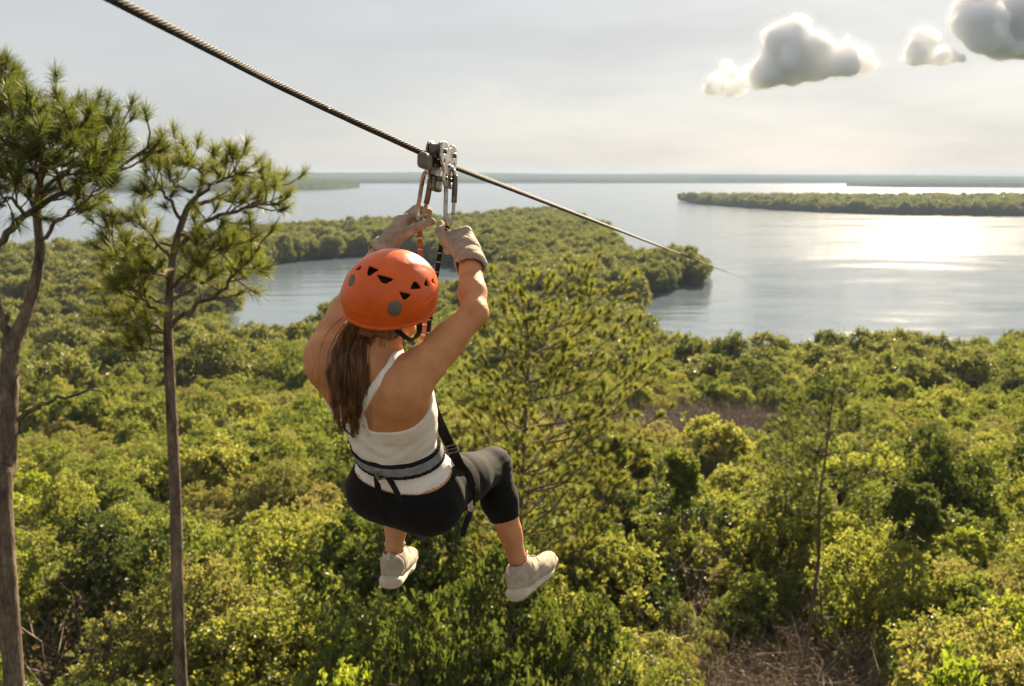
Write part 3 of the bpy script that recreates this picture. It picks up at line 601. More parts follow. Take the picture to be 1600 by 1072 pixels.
#FOLIAGE_END
#PERSON_BEGIN
# ------------------------------------------------------------------ cable
TR = P(690, 253, 3.05)                                     # where the trolley rides
cdir = unit(ray(1192, 447)); up_pts = [P(690, 253, 3.05), P(470, 150, 2.42), P(180, 0, 1.62)]
udir = unit(up_pts[2] - up_pts[1])
back = [up_pts[2] + udir * t for t in (3.0, 8.0)]
far_len = np.array([1.5, 4, 9, 18, 40, 80, 160, 250]); sagv = np.array([0, 0, 0.0, 0.0, 0.02, .1, .2, .3])
far = [TR + cdir * t + np.array([0, 0, s_]) for t, s_ in zip(far_len, sagv)]
cl = catmull([back[1], back[0], up_pts[2], up_pts[1], TR], 14); cl2 = np.vstack([cl[:-1], catmull([TR] + far, 10)])
seg = np.concatenate([[0], np.cumsum(np.linalg.norm(np.diff(cl2, axis=0), axis=1))]); s_tr = seg[np.argmin(np.linalg.norm(cl2 - TR, axis=1))]
M['steel_rope'] = simple_mat('steel_wire_rope', (0.020, 0.017, 0.014), (0.070, 0.060, 0.048), scale=60, rough=0.7, metal=0.1, spec=0.22)
mb = MB(); RC = 0.0093
ss = np.arange(max(0, s_tr - 4.0), s_tr + 9.0, 0.0035); q = np.stack([np.interp(ss, seg, cl2[:, k]) for k in range(3)], 1)
T_ = units(np.gradient(q, axis=0)); U_ = units(np.cross(T_, [0, 0, 1.0])); W_ = np.cross(U_, T_)
for k in range(6):
    a = 2 * np.pi * (ss / 0.095) + 2 * np.pi * k / 6
    mb.tube(q + (U_ * np.cos(a)[:, None] + W_ * np.sin(a)[:, None]) * RC * 0.70, RC * 0.33, 6, cap=False)
mb.tube(q[::6], RC * 0.45, 6, cap=False)
for lo_, hi_ in ((0, max(0, s_tr - 4.0)), (s_tr + 9.0, seg[-1])):
    s2 = np.linspace(lo_, hi_, 60); mb.tube(np.stack([np.interp(s2, seg, cl2[:, k]) for k in range(3)], 1), RC, 8)
tag(mb.build('zip_line_cable', M['steel_rope']), 'twisted steel wire cable running from the top left down over the water', 'cable')

# ------------------------------------------------------------------ rider: joints from the photograph, at real depth
PV = P(640, 752, 3.08); C7 = P(590, 566, 2.84); U = unit(C7 - PV); SL = P(512, 553, 2.90); SR = P(634, 600, 2.77)
Rt = SR - SL; Rt = unit(Rt - U * (Rt @ U)); Rt = unit(Rt + 0.15 * np.array([1, 0, 0])); Rt = unit(Rt - U * (Rt @ U)); Fw = np.cross(U, Rt)
LSP = np.linalg.norm(C7 - PV); WA = PV + U * LSP * 0.36 - CR[:, 0] * .016; CH = PV + U * LSP * 0.72 - CR[:, 0] * .014
HLj = PV - Rt * 0.098 - U * 0.022; HRj = PV + Rt * 0.086 - U * 0.022
EL, WL = P(556, 452, 3.06), P(606, 381, 3.12); ER, WR = P(741, 490, 2.84), P(733, 398, 2.98)
KR, AR = P(770, 727, 3.40), P(808, 874, 3.43); KL, AL = P(626, 732, 3.56), P(616, 857, 3.48)
HC = P(611, 470, 2.80)
Fh = unit([math.sin(R(43)), math.cos(R(43)), 0.10]); Uh = np.array([0.15, -0.27, 1.0]); Uh = unit(Uh - Fh * (Uh @ Fh)); Rh = np.cross(Fh, Uh)
allj = np.array([PV, C7, SL, SR, EL, WL, ER, WR, KR, AR, KL, AL, HC])
F = Field(allj.min(0) - [.13, .16, .14], allj.max(0) + [.10, .14, .12], 0.005)
# torso
F.ell(PV - Rt * .006, (Rt, Fw, U), (.164, .108, .110), 0.0)
F.ell(HRj - Fw * .040 - U * .012, (Rt, Fw, U), (.106, .092, .092), .05); F.ell(HLj - Fw * .040 - U * .012, (Rt, Fw, U), (.106, .092, .092), .05); F.ell(PV - Fw * .058 - U * .035, (Rt, Fw, U), (.105, .068, .070), .05)
F.cone(PV + U * .04, WA, .142, .129, .03, (Fw, .74)); F.cone(WA, CH - U * .03, .129, .150, .03, (Fw, .69)); F.cone(CH - U * .05, CH + U * .05, .151, .134, .03, (Fw, .64))
F.cone(CH - U * .02 + Rt * .07, SR - U * .02, .075, .056, .045); F.cone(CH - U * .02 - Rt * .07, SL - U * .02, .075, .056, .045)
for sgn, S_ in ((1, SR), (-1, SL)):
    F.cone(C7 - U * .03 + Rt * sgn * .02, S_, .046, .052, .05)                      # trapezius, shoulder girdle
    F.cone(S_ - U * .05 - Fw * .02, WA + Rt * sgn * .085 + U * .05, .052, .04, .05)    # latissimus
    F.ell(CH + Rt * sgn * .078 - Fw * .062 + U * .03, (Rt, Fw, U), (.058, .034, .078), .022)   # shoulder blade
    F.ell(CH + Rt * sgn * .060 + Fw * .072 - U * .01, (Rt, Fw, U), (.055, .040, .055), .03)
F.cone(CH + U * .06 - Fw * .118, WA - Fw * .108, .016, .014, .03, cut=True)          # furrow of the spine
torsoD = F.D.copy()
# legs
def leg(h, k, a):
    d = unit(k - h); F.cone(h, h + (k - h) * .5, .092, .076, .03); F.cone(h + (k - h) * .5, k, .076, .054, .02)
    F.ell(k, (unit(a - k), Rt, Fw), (.062, .053, .056), .02)
    bk = unit(np.cross(np.cross(a - k, d), a - k)) * -1.0
    F.cone(k, k + (a - k) * .35 + bk * .016, .053, .058, .02); F.cone(k + (a - k) * .35 + bk * .016, k + (a - k) * .75, .058, .037, .02); F.cone(k + (a - k) * .7, a, .037, .032, .02)
leg(HRj, KR, AR); leg(HLj, KL, AL)
lowD = F.D.copy()
# arms
def arm(s, e, w):
    F.cone(s, s + (e - s) * .28, .056, .056, .035); F.cone(s + (e - s) * .28, s + (e - s) * .62, .055, .048, .02); F.cone(s + (e - s) * .55, e, .049, .037, .02)
    F.cone(e, e + (w - e) * .35, .038, .039, .02); F.cone(e + (w - e) * .35, w, .039, .031, .02); F.cone(w, w + unit(w - e) * .05, .029, .027, .01)
arm(SR, ER, WR); arm(SL, EL, WL)
# neck and head
NK = HC - Uh * .065 - Fh * .035
F.cone(C7 + Fw * .03 - U * .015, NK, .058, .052, .025)
F.ell(HC + Uh * .012 - Fh * .012, (Rh, Fh, Uh), (.076, .098, .100), .02); F.cone(HC + Fh * .035 - Uh * .055, HC + Fh * .068 - Uh * .098, .052, .030, .03)
F.cone(HC + Fh * .090 + Uh * .01, HC + Fh * .108 - Uh * .025, .009, .014, .012); F.cone(HC + Fh * .082 - Uh * .062 - Rh * .018, HC + Fh * .082 - Uh * .062 + Rh * .018, .009, .009, .008)
for sg in (1, -1):
    F.ell(HC + Rh * sg * .078 - Uh * .02, (Rh, Fh, Uh), (.010, .020, .032), .006); F.ell(HC + Fh * .093 + Rh * sg * .032 + Uh * .006, (Rh, Fh, Uh), (.014, .010, .008), .006, cut=True)
    F.ell(HC + Fh * .082 + Rh * sg * .032 + Uh * .006, (Rh, Fh, Uh), (.012, .012, .012), .002)

def surf(px, py, off=0.0, D=None, d0=2.3, d1=3.7):
    """point on the rider's surface under an image point, lifted by off towards the lens"""
    D = F.D if D is None else D; r = ray(px, py); t = np.arange(d0, d1, 0.002); X = CP + r * t[:, None]
    i = np.round((X - F.lo) / F.h).astype(int); ok = ((i >= 0) & (i < F.n)).all(1); i = np.clip(i, 0, F.n - 1)
    v = np.where(ok, D[i[:, 0], i[:, 1], i[:, 2]], 9); k = np.argmax(v < 0)
    if not (v < 0).any(): k = np.argmin(v)
    return X[k] - unit(r) * off

M['skin'] = simple_mat('tanned_skin', (0.43, 0.182, 0.072), (0.56, 0.258, 0.112), scale=17, rough=0.6, spec=0.32, bump=0.0016, bscale=150, detail=9)
_pb = M['skin'].node_tree.nodes['Principled BSDF']; _pb.inputs['Subsurface Weight'].default_value = 0.12; _pb.inputs['Subsurface Radius'].default_value = (0.012, 0.005, 0.003); _pb.inputs['Subsurface Scale'].default_value = 0.6
M['white_knit'] = simple_mat('white_rib_knit', (0.68, 0.63, 0.54), (0.78, 0.73, 0.64), scale=14, rough=0.85, bump=0.005, bscale=22)
M['leggings'] = simple_mat('black_stretch_fabric', (0.005, 0.0047, 0.0045), (0.009, 0.0085, 0.008), scale=30, rough=0.85, spec=0.12, bump=0.003, bscale=16, sheen=0.05)
M['webbing_black'] = simple_mat('black_webbing', (0.008, 0.008, 0.008), (0.022, 0.020, 0.019), scale=120, rough=0.9, spec=0.1, bump=0.001, bscale=500)
M['webbing_grey'] = simple_mat('grey_padded_webbing', (0.15, 0.16, 0.17), (0.25, 0.26, 0.27), scale=60, rough=0.75, bump=0.0015, bscale=300)
M['webbing_red'] = simple_mat('faded_red_webbing', (0.22, 0.055, 0.025), (0.40, 0.15, 0.07), scale=90, rough=0.75, bump=0.0015, bscale=300)
M['orange_shell'] = simple_mat('orange_helmet_plastic', (0.60, 0.085, 0.006), (0.70, 0.112, 0.011), scale=14, rough=0.33, spec=0.36, bump=0.0009, bscale=60)
M['black_foam'] = simple_mat('black_foam', (0.008, 0.008, 0.008), (0.02, 0.018, 0.016), scale=60, rough=0.9)
M['grey_clip'] = simple_mat('grey_brown_plastic', (0.09, 0.075, 0.055), (0.13, 0.11, 0.085), scale=40, rough=0.55)
M['hair'] = simple_mat('brown_hair', (0.060, 0.026, 0.011), (0.26, 0.120, 0.048), scale=70, rough=0.5, stretch=(1, 1, .06), spec=0.35)
M['glove'] = simple_mat('tan_leather', (0.21, 0.155, 0.105), (0.37, 0.285, 0.20), scale=34, rough=0.85, bump=0.010, bscale=42)
M['glove_palm'] = simple_mat('dark_palm_leather', (0.07, 0.03, 0.02), (0.16, 0.07, 0.045), scale=40, rough=0.85, bump=0.004, bscale=80)
M['shoe'] = simple_mat('beige_shoe_mesh', (0.33, 0.265, 0.185), (0.44, 0.36, 0.265), scale=40, rough=0.85, bump=0.0012, bscale=420)
M['sole'] = simple_mat('off_white_rubber', (0.46, 0.385, 0.29), (0.56, 0.48, 0.38), scale=20, rough=0.7)
M['lace'] = simple_mat('cream_lace', (0.60, 0.50, 0.34), (0.72, 0.62, 0.45), scale=200, rough=0.9)
M['steel'] = simple_mat('worn_steel', (0.24, 0.22, 0.185), (0.48, 0.45, 0.40), scale=38, rough=0.32, metal=0.95)
M['dark_steel'] = simple_mat('tarnished_steel', (0.07, 0.06, 0.045), (0.20, 0.18, 0.14), scale=30, rough=0.42, metal=0.9)
M['rubber'] = simple_mat('grey_brake_rubber', (0.10, 0.09, 0.075), (0.19, 0.175, 0.15), scale=30, rough=0.85)

person = empty('person', PV - np.array([0, 0, 0.75]))
tag(person, 'person in white tank top and black leggings hanging from the cable', 'person')
def child(name, me, mat, parent=person):
    w = parent.matrix_world if False else None
    o = obj(name, me, mat, parent); base = Vector(roots[parent.name]) if parent.name in roots else Vector((0, 0, 0))
    me.transform(Matrix.Translation(-base)); roots[o.name] = tuple(base); return o
roots = {person.name: tuple(person.location)}
child('body', F.mesh('body', 3), M['skin'])
# tank top: lower body of the shirt, racer back and two straps
G = F.all(); u = (G - PV) @ Rt; v = (G - PV) @ U; w = (G - PV) @ Fw
vh = (surf(611, 768) - PV) @ U                                    # hem height at the back
vs = (surf(606, 677) - PV) @ U; va = (surf(664, 638) - PV) @ U; vl = LSP
front = np.clip((w + 0.02) / .1, 0, 1)
th = np.abs(np.arctan2(u, -(w + .01))) / R(92); tt = np.clip(th, 0, 1); top = vs + (va - vs) * (0.35 * tt ** 2 + 0.65 * tt ** 4) + .03 * np.clip(th - 1, 0, 1)
lowr = v - top
def chain(ps, r):
    C_ = Field(F.lo, F.lo + F.h, F.h); C_.n = F.n; C_.D = np.full(F.n, 9.0, np.float32)
    for a, b in zip(ps[:-1], ps[1:]): C_.cone(a, b, r, r, 0)
    return C_.D
mid = surf(560, 646); lowm = surf(570, 684)
str_r = chain([lowm, mid, surf(576, 620), surf(592, 596), surf(610, 572), C7 + Rt * .066 + U * .03 + Fw * .03, CH + Rt * .07 + Fw * .11 + U * .04], .0155)
str_l = chain([lowm, mid, surf(545, 626), surf(530, 600), surf(522, 572), SL + Rt * .06 + U * .035 + Fw * .02, CH - Rt * .07 + Fw * .11 + U * .04], .0155)
fan = chain([surf(572, 690), surf(562, 652)], .026)
reg = np.minimum(np.minimum(lowr, fan), np.minimum(str_r, str_l)); reg = np.maximum(reg, vh - v)
fold = (0.0022 * np.sin(v * 95 + 2.5 * np.sin(u * 22)) + .0014 * np.sin(v * 160 - u * 60 + 3 * np.sin(u * 31))) * np.clip((vs - v) / .05, 0, 1)
tank = np.maximum(F.smin(torsoD, lowD + .003, .004) - (.0055 + fold), reg); tank[[0, -1]] = 1
child('tank_top', F.mesh('tank_top', 2, tank.astype(np.float32)), M['white_knit'])
# leggings, cut below the knees
vw = (surf(611, 769) - PV) @ U
hemR = KR + (AR - KR) * .56; hemL = KL + (AL - KL) * .56
reg = np.minimum(v - vw - w * .02, 9)
hr = (G - hemR) @ unit(AR - KR); hl = (G - hemL) @ unit(AL - KL)
nearR = np.linalg.norm(G - (KR + AR) / 2, axis=-1) < .24; nearL = np.linalg.norm(G - (KL + AL) / 2, axis=-1) < .24
dR = np.linalg.norm(np.cross(G - KR, unit(AR - KR)), axis=-1); dL = np.linalg.norm(np.cross(G - KL, unit(AL - KL)), axis=-1)
reg = np.maximum(reg, np.where(nearR & (dR < .085), hr, -9)); reg = np.maximum(reg, np.where(nearL & (dL < .085), hl, -9))
kfold = lambda K, A: np.exp(-((((G - K) @ unit(A - K)) - .02) / .05) ** 2) * (np.linalg.norm(G - K, axis=-1) < .12) * np.sin(((G - K) @ unit(A - K)) * 240 + 3 * np.sin(u * 40))
lfold = .0016 * kfold(KR, AR) + .0018 * np.exp(-((np.linalg.norm(G - HRj - Fw * .06, axis=-1) - .10) / .05) ** 2) * np.sin(w * 130 + u * 70)
legg = np.maximum(lowD - .0042 - lfold, reg); child('leggings', F.mesh('leggings', 2, legg.astype(np.float32)), M['leggings'])
# shoes
def shoe(ank, fwd, upd, outer):
    fwd = unit(fwd); upd = unit(upd - fwd * (upd @ fwd)); lat = np.cross(fwd, upd)
    def q(f, l, z): return ank + fwd * f + lat * l + upd * z
    S = Field(ank - .22, ank + .22, .0028)
    S.cone(q(-.030, 0, -.030), q(.02, 0, -.035), .037, .037, 0); S.cone(q(.02, 0, -.035), q(.13, outer * .004, -.062), .037, .030, .02, (upd, .9)); S.cone(q(.09, outer * .006, -.062), q(.160, -outer * .006, -.060), .043, .036, .02, (upd, .78))
    S.cone(q(-.035, 0, -.06), q(.12, 0, -.068), .036, .040, .02, (upd, .7)); S.cone(q(-.010, 0, -.022), q(.004, 0, -.008), .041, .040, .02); S.cone(q(-.046, 0, -.02), q(-.050, 0, -.004), .011, .008, .02); S.cone(q(.045, 0, -.02), q(.052, 0, .004), .014, .008, .02, (Rt, 1.0))
    S.cone(q(0.0, 0, .05), q(-.004, 0, -.012), .040, .030, .004, cut=True)
    S.put(lambda X: -((X - ank) @ upd + .090), S.lo, S.lo + S.h * S.n, .003, cut=False) if False else None
    Gs = S.all(); z = (Gs - ank) @ upd; f = (Gs - ank) @ fwd; lt = np.abs((Gs - ank) @ lat)
    for gr in (np.abs(f + .030 + z * .5) - .0018, np.abs(f - .118 + z * .4 - lt * .5) - .0018, np.where((f > .0) & (f < .12), np.abs(lt - .019) - .0016, 1), np.where(f > -.05, np.abs(z + .052 - f * .10) - .0016, 1)): S.D = np.maximum(S.D, -np.maximum(gr, np.abs(S.D) - .0024))
    S.D = np.maximum(S.D, -(z + .082)).astype(np.float32)
    root = child('shoe', S.mesh('shoe', 2), M['shoe'])
    B = Field(ank - .25, ank + .25, .0035)
    B.cone(q(-.042, 0, -.090), q(.10, 0, -.088), .040, .042, 0, (upd, .5)); B.cone(q(.09, outer * .003, -.086), q(.170, -outer * .006, -.074), .045, .034, .02, (upd, .45)); B.cone(q(-.046, 0, -.084), q(-.05, 0, -.076), .041, .040, .01, (upd, .55))
    Gb = B.all() - ank; fb = Gb @ fwd; zb = Gb @ upd; B.D = np.maximum(B.D, -np.maximum(np.abs(((fb + .2) % .016) - .008) - .0022, zb + .099)).astype(np.float32); B.D = np.maximum(B.D, -np.maximum(np.abs(zb + .083 - fb * .05) - .0014, np.abs(B.D) - .0022)).astype(np.float32)
    B.cone(q(.035, -outer * .055, -.102), q(.06, -outer * .055, -.102), .018, .018, .01, cut=True)
    child('sole', B.mesh('sole', 2), M['sole'], root)
    mb = MB()
    for k in range(5):
        a = .040 + .019 * k; zt = .000 - .0095 * k
        for sg in (1, -1):
            mb.tube(catmull([q(a, -sg * .020, zt - .010), q(a + .006, 0, zt + .003), q(a + .012, sg * .020, zt - .016)], 5), 0.0030, 6)
    for sg in (1, -1):
        mb.tube(catmull([q(.03, 0, .002), q(.04, sg * .02, .030), q(.015, sg * .036, .028), q(.012, sg * .018, .006), q(.03, 0, .002)], 5), .0022, 6)
        mb.tube(catmull([q(.03, 0, .002), q(.055, sg * .03, .006), q(.06, sg * .042, -.018)], 5), .0022, 6)
    child('lace', mb.mesh('lace'), M['lace'], root)
    mb = MB(); mb.tube(catmull([q(-.055, 0, .02), q(-.064, 0, .005), q(-.058, 0, -.014)], 5), .005, 6); child('heel_tab', mb.mesh('heel_tab'), M['sole'], root)
fR = unit(P(848, 872, 3.55) - P(800, 912, 3.40)); shoe(AR + unit(AR - KR) * .018, fR, KR - AR, 1)
fL = unit([.17, 1.0, -.04]); shoe(AL + unit(AL - KL) * .016, fL, KL - AL, -1)
# gloves
def glove(wr, A, N, thumb, curl, el, knuck=.088):
    A = unit(A); N = unit(N - A * (N @ A)); Lx = unit(thumb[0]); Lx = unit(Lx - A * (Lx @ A) - N * (Lx @ N))
    S = Field(wr - .22, wr + .22, .003)
    S.cone(wr - A * .012, wr + A * .03, .038, .038, 0, (N, .85))
    for off in (-.030, -.010, .010, .030): S.cone(wr + A * .02 + Lx * off * .6, wr + A * knuck + Lx * off, .025, .0165, .012); S.ell(wr + A * (knuck - .002) + Lx * off + N * .006, (A, N, Lx), (.014, .012, .011), .008)
    for i, off in enumerate((.033, .0115, -.0105, -.032)):
        ln = (.050, .055, .051, .041)[i]; p = wr + A * (knuck + (.002, .006, .003, -.004)[i]) + Lx * off; r = (.0118, .0122, .0118, .0108)[i]
        for th, f in zip(curl, (1, .68, .52)):
            d = A * math.cos(R(th)) - N * math.sin(R(th)); e = p + d * ln * f; S.cone(p, e, r, r * .95, .0015); p = e; r *= .95
    tp_ = thumb[1]; S.cone(wr + A * .03 + Lx * .022 - N * .006, tp_[0], .022, .016, .015); S.cone(tp_[0], tp_[1], .0155, .014, .004); S.cone(tp_[1], tp_[2], .014, .012, .003)
    root = child('glove', S.mesh('glove', 2), M['glove'])
    C = Field(wr - .12, wr + .12, .003); b = unit(el - wr)
    C.cone(wr - A * .010, wr + b * .034, .038, .046, 0); C.cone(wr + b * .030 + A * 0, wr + b * .034, .0475, .049, .006); C.cone(wr + b * .032, wr + b * .090, .040, .044, .002, cut=True); sdv = unit(np.cross(b, CP - wr)); C.cone(wr + b * .09 + sdv * .02, wr + b * .06 + sdv * .06, .03, .03, .01, cut=True); C.cone(wr + b * .034 - sdv * .036, wr + b * .042 - sdv * .044, .009, .007, .012)
    child('cuff', C.mesh('cuff', 2), M['glove'], root)
    Pm = MB(); c0 = wr + A * .045 - N * .020; Pm.tube([c0 - A * .02, c0, c0 + A * .025], [.012, .019, .014], 10); child('palm_patch', Pm.mesh('palm_patch'), M['glove_palm'], root)
kR = P(704, 346, 3.06); vR = unit(CP - WR)
glove(WR, kR - WR, vR + np.array([.25, 0, .25]), (P(680, 360, 3.05) - P(730, 350, 3.05), [P(694, 374, 3.03), P(687, 361, 3.05), P(689, 350, 3.075)]), (62, 150, 225), ER, knuck=.092)
kL = P(641, 330, 3.15)
glove(WL, kL - WL, P(615, 320, 3.1) - P(640, 360, 3.13), (CP - WL, [P(642, 360, 3.085), P(660, 351, 3.08), P(674, 346, 3.085)]), (12, 72, 160), EL, knuck=.096)
# hair: cap under the helmet and a ponytail of many strands
HF = Field(HC - .16, HC + .16, .004); HF.ell(HC + Uh * .014 - Fh * .016, (Rh, Fh, Uh), (.082, .103, .105), 0); HF.cone(HC - Fh * .075 - Uh * .03, HC - Fh * .085 - Uh * .075, .034, .026, .03); HF.cone(HC - Fh * .058 - Uh * .058 - Rh * .035, HC - Fh * .040 - Uh * .060 + Rh * .055, .036, .029, .02)
Gh = HF.all() - HC; f_ = Gh @ Fh; z_ = Gh @ Uh; HF.D = np.maximum(HF.D, np.maximum(f_ - .030 - z_ * .45, -(z_ + .115 + f_ * .35) * .8)).astype(np.float32)
hair = child('hair', HF.mesh('hair', 2), M['hair'])
hc = [(562, 500), (554, 540), (550, 585), (549, 630), (551, 668), (553, 694)]; hw = [17, 26, 30, 29, 22, 13]
base_d = [np.linalg.norm(surf(x, y, .0) - CP) for x, y in hc]
prng = np.random.default_rng(77); mb = MB()
gl = np.array([surf(x, y, .028) for x, y in hc]); gl[0] = HC - Fh * .098 - Uh * .055; gl = catmull(gl, 5); hwv = np.interp(np.linspace(0, 1, len(gl)), np.linspace(0, 1, 6), hw) / 545
side = units(np.cross(units(np.gradient(gl, axis=0)), unit(HC - CP))); nrm = units(CP - gl)
for lk_ in range(46):
    t0 = prng.uniform(-1, 1); z0 = prng.uniform(-1, 1) * math.sqrt(max(0, 1 - t0 * t0)); lph = prng.uniform(0, 6.28, 3); lend = prng.uniform(.70, 1.0) - .10 * abs(t0); amp = prng.uniform(.003, .011)
    for k in range(24):
        t = t0 + prng.normal(0, .10); dz = z0 + prng.normal(0, .14); ph = prng.uniform(0, 6.28); m = max(8, int(len(gl) * lend * prng.uniform(.86, 1.0))); s_ = np.linspace(0, 1, len(gl))[:m, None]; tight = 1 - .55 * (s_ / lend) ** 2
        wave = side[:m] * (amp * np.sin(s_ * 13 + lph[0]) + amp * .5 * np.sin(s_ * 27 + lph[1]) + .0016 * np.sin(s_ * 40 + ph)) * np.clip(s_ * 3, 0, 1) + nrm[:m] * amp * .7 * np.sin(s_ * 17 + lph[2]) * np.clip(s_ * 3, 0, 1)
        line = gl[:m] + side[:m] * hwv[:m, None] * (t0 + (t - t0) * tight) + nrm[:m] * ((z0 + (dz - z0) * tight) * .020 * (1 - .4 * s_)) + wave
        mb.tube(line, np.linspace(.0017, .0006, m), 3, cap=False)
for k in range(46):
    t = prng.normal(0, .9); ph = prng.uniform(0, 6.28, 3); m = max(8, int(len(gl) * prng.uniform(.4, 1.0))); s_ = np.linspace(0, 1, len(gl))[:m, None]
    mb.tube(gl[:m] + side[:m] * hwv[:m, None] * t + side[:m] * .016 * s_ * np.sin(s_ * 8 + ph[0]) + nrm[:m] * (.014 + .02 * s_ * np.sin(s_ * 6 + ph[1])), np.linspace(.0009, .0004, m), 3, cap=False)
child('ponytail', mb.mesh('ponytail'), M['hair'], hair)

# ------------------------------------------------------------------ helmet
helmet = empty('climbing_helmet', HC); roots[helmet.name] = tuple(HC)
tag(helmet, 'orange climbing helmet with dark vents worn on the head of the hanging person', 'helmet')
HO = HC + Uh * .022 - Fh * .004; hr_ = np.array([.121, .146, .124]); HA = np.stack([Rh, Fh, Uh])
S = Field(HC - .19, HC + .19, .0026); Gs = S.all(); q = (Gs - HO) @ HA.T
def ellv(q, r): k0 = np.linalg.norm(q / r, axis=-1); k1 = np.linalg.norm(q / (r * r), axis=-1) + 1e-9; return k0 * (k0 - 1) / k1
lipz = q[..., 2] + .044 + .022 * np.clip(-q[..., 1] / .13, 0, 1) ** 1.5 - .006 * np.cos(q[..., 0] * 22) - .012 * np.clip(q[..., 1] / .13, 0, 1)
band = .0022 / (1 + np.exp(-(np.abs(q[..., 0]) - .062) / -.003)) * (q[..., 2] > -.02) - .0020 * np.exp(-((q[..., 2] - .012 - .22 * q[..., 1]) / .0028) ** 2) * (q[..., 1] > .02)
flare = .0035 * (lipz < .009) + band + .006 * np.clip((-.02 - q[..., 2]) / .05, 0, 1) ** 2
out = ellv(q, hr_) - flare
rimz = -.044 - .022 * np.clip(-q[..., 1] / .13, 0, 1) ** 1.5 + .006 * np.cos(q[..., 0] * 22) + .012 * np.clip(q[..., 1] / .13, 0, 1)
S.D = np.maximum(np.maximum(out, -(out + .007)), rimz - q[..., 2])
def hit(px, py):
    r = ray(px, py); o_ = (CP - HO) @ HA.T / hr_; d_ = (HA @ r) / hr_; a = d_ @ d_; b = 2 * o_ @ d_; c = o_ @ o_ - 1; disc = b * b - 4 * a * c
    t = (-b - math.sqrt(max(disc, 0))) / (2 * a); p = CP + r * t; n = HA.T @ (((p - HO) @ HA.T) / hr_ ** 2); return p, unit(n)
def vent(px, py, w, h, rot, kind='tri'):
    p, n = hit(px, py); e1 = unit(np.cross(n, -CR[:, 1]) * -1); e1 = unit(CR[:, 0] - n * (CR[:, 0] @ n)); e2 = np.cross(n, e1)
    if e2 @ CR[:, 1] < 0: e2 = -e2
    c, s_ = math.cos(R(rot)), math.sin(R(rot)); a1, a2 = e1 * c + e2 * s_, -e1 * s_ + e2 * c
    x, y, zz = ((Gs - p) @ a1) / w, ((Gs - p) @ a2) / h, (Gs - p) @ n
    if kind == 'tri':
        d = np.maximum(np.maximum(-y - .5, y * .5 + np.abs(x) * 1.0 - .45), y - .55); d = d * min(w, h)
    else: d = (np.sqrt(x * x + y * y) - .5) * min(w, h)
    return np.maximum(d, np.abs(zz) - .02), p, n, a1, a2
for a in ((580, 424, .024, .026, 150), (601, 437, .034, .018, 168), (650, 446, .028, .018, 12), (667, 442, .016, .016, 8), (677, 439, .012, .014, 0), (633, 463, .026, .016, 165), (560, 420, .012, .016, 100)):
    S.D = np.maximum(S.D, -vent(*a)[0])
child('shell', S.mesh('shell', 2, S.D.astype(np.float32)), M['orange_shell'], helmet)
L_ = Field(HC - .17, HC + .17, .004); ql = (L_.all() - HO) @ HA.T; o2 = ellv(ql, hr_ - .019); L_.D = np.maximum(o2, -.036 - .018 * np.clip(-ql[..., 1] / .13, 0, 1) - ql[..., 2]).astype(np.float32)
child('liner', L_.mesh('liner', 2), M['black_foam'], helmet)
for px, py, w_, h_ in ((617, 482, .042, .046), (550, 438, .030, .040)):
    p, n = hit(px, py); Q = Field(p - .05, p + .05, .002); _, _, _, a1, a2 = vent(px, py, w_, h_, 0, 'o')
    Q.ell(p - n * .001, (a1, a2, n), (w_ / 2, h_ / 2, .006), 0); child('lamp_clip', Q.mesh('lamp_clip', 2), M['grey_clip'], helmet)
mb = MB()
def strap(pp, w_, t_=.003, nrm=None):
    pp = catmull(pp, 6); n = units(CP - pp) if nrm is None else np.repeat(unit(nrm)[None], len(pp), 0); mb.ribbon(pp, n, w_, t_)
chin = HC + Fh * .072 - Uh * .125 + Rh * .03
strap([HC + Rh * .086 + Fh * .035 - Uh * .035, HC + Rh * .080 + Fh * .045 - Uh * .075, HC + Rh * .058 + Fh * .05 - Uh * .108, chin, HC + Fh * .072 - Uh * .131], .017, nrm=Rh - Fh * .2)
strap([HC + Rh * .084 - Fh * .045 - Uh * .045, HC + Rh * .082 - Fh * .01 - Uh * .075, HC + Rh * .066 + Fh * .035 - Uh * .104], .014, nrm=Rh - Fh * .4)
strap([HC - Rh * .086 + Fh * .035 - Uh * .035, HC - Rh * .080 + Fh * .045 - Uh * .075, HC - Rh * .05 + Fh * .06 - Uh * .115, HC + Fh * .072 - Uh * .131], .017, nrm=-Rh)
child('chin_strap', mb.mesh('chin_strap', False), M['webbing_black'], helmet)

# ------------------------------------------------------------------ harness
harn = empty('climbing_harness', PV); roots[harn.name] = tuple(PV)
tag(harn, 'black and grey sit harness buckled around the waist of the hanging person', 'harness')
vb = (surf(603, 737) - PV) @ U
dress = np.minimum(np.minimum(tank, legg), F.D)
tilt = v - vb - u * 0.03
body_o = F.smin(torsoD, lowD, .0) - .0055
child('waist_belt', F.mesh('waist_belt', 2, np.maximum(body_o - .008, np.abs(tilt) - .017).astype(np.float32)), M['webbing_grey'], harn)
for dz in (.021, -.021): child('belt_edge', F.mesh('belt_edge', 2, np.maximum(body_o - .0095, np.abs(tilt - dz) - .006).astype(np.float32)), M['webbing_black'], harn)
for hj, kj in ((HRj, KR), (HLj, KL)):
    a_ = unit(kj - hj); c_ = hj + (kj - hj) * .28; t_ = (G - c_) @ a_; dl = np.linalg.norm(np.cross(G - hj, a_), axis=-1)
    child('leg_loop', F.mesh('leg_loop', 2, np.maximum(np.maximum(lowD - .010, np.abs(t_) - .022), dl - .135).astype(np.float32)), M['webbing_black'], harn)
tie = PV + Fw * .165 + U * .075
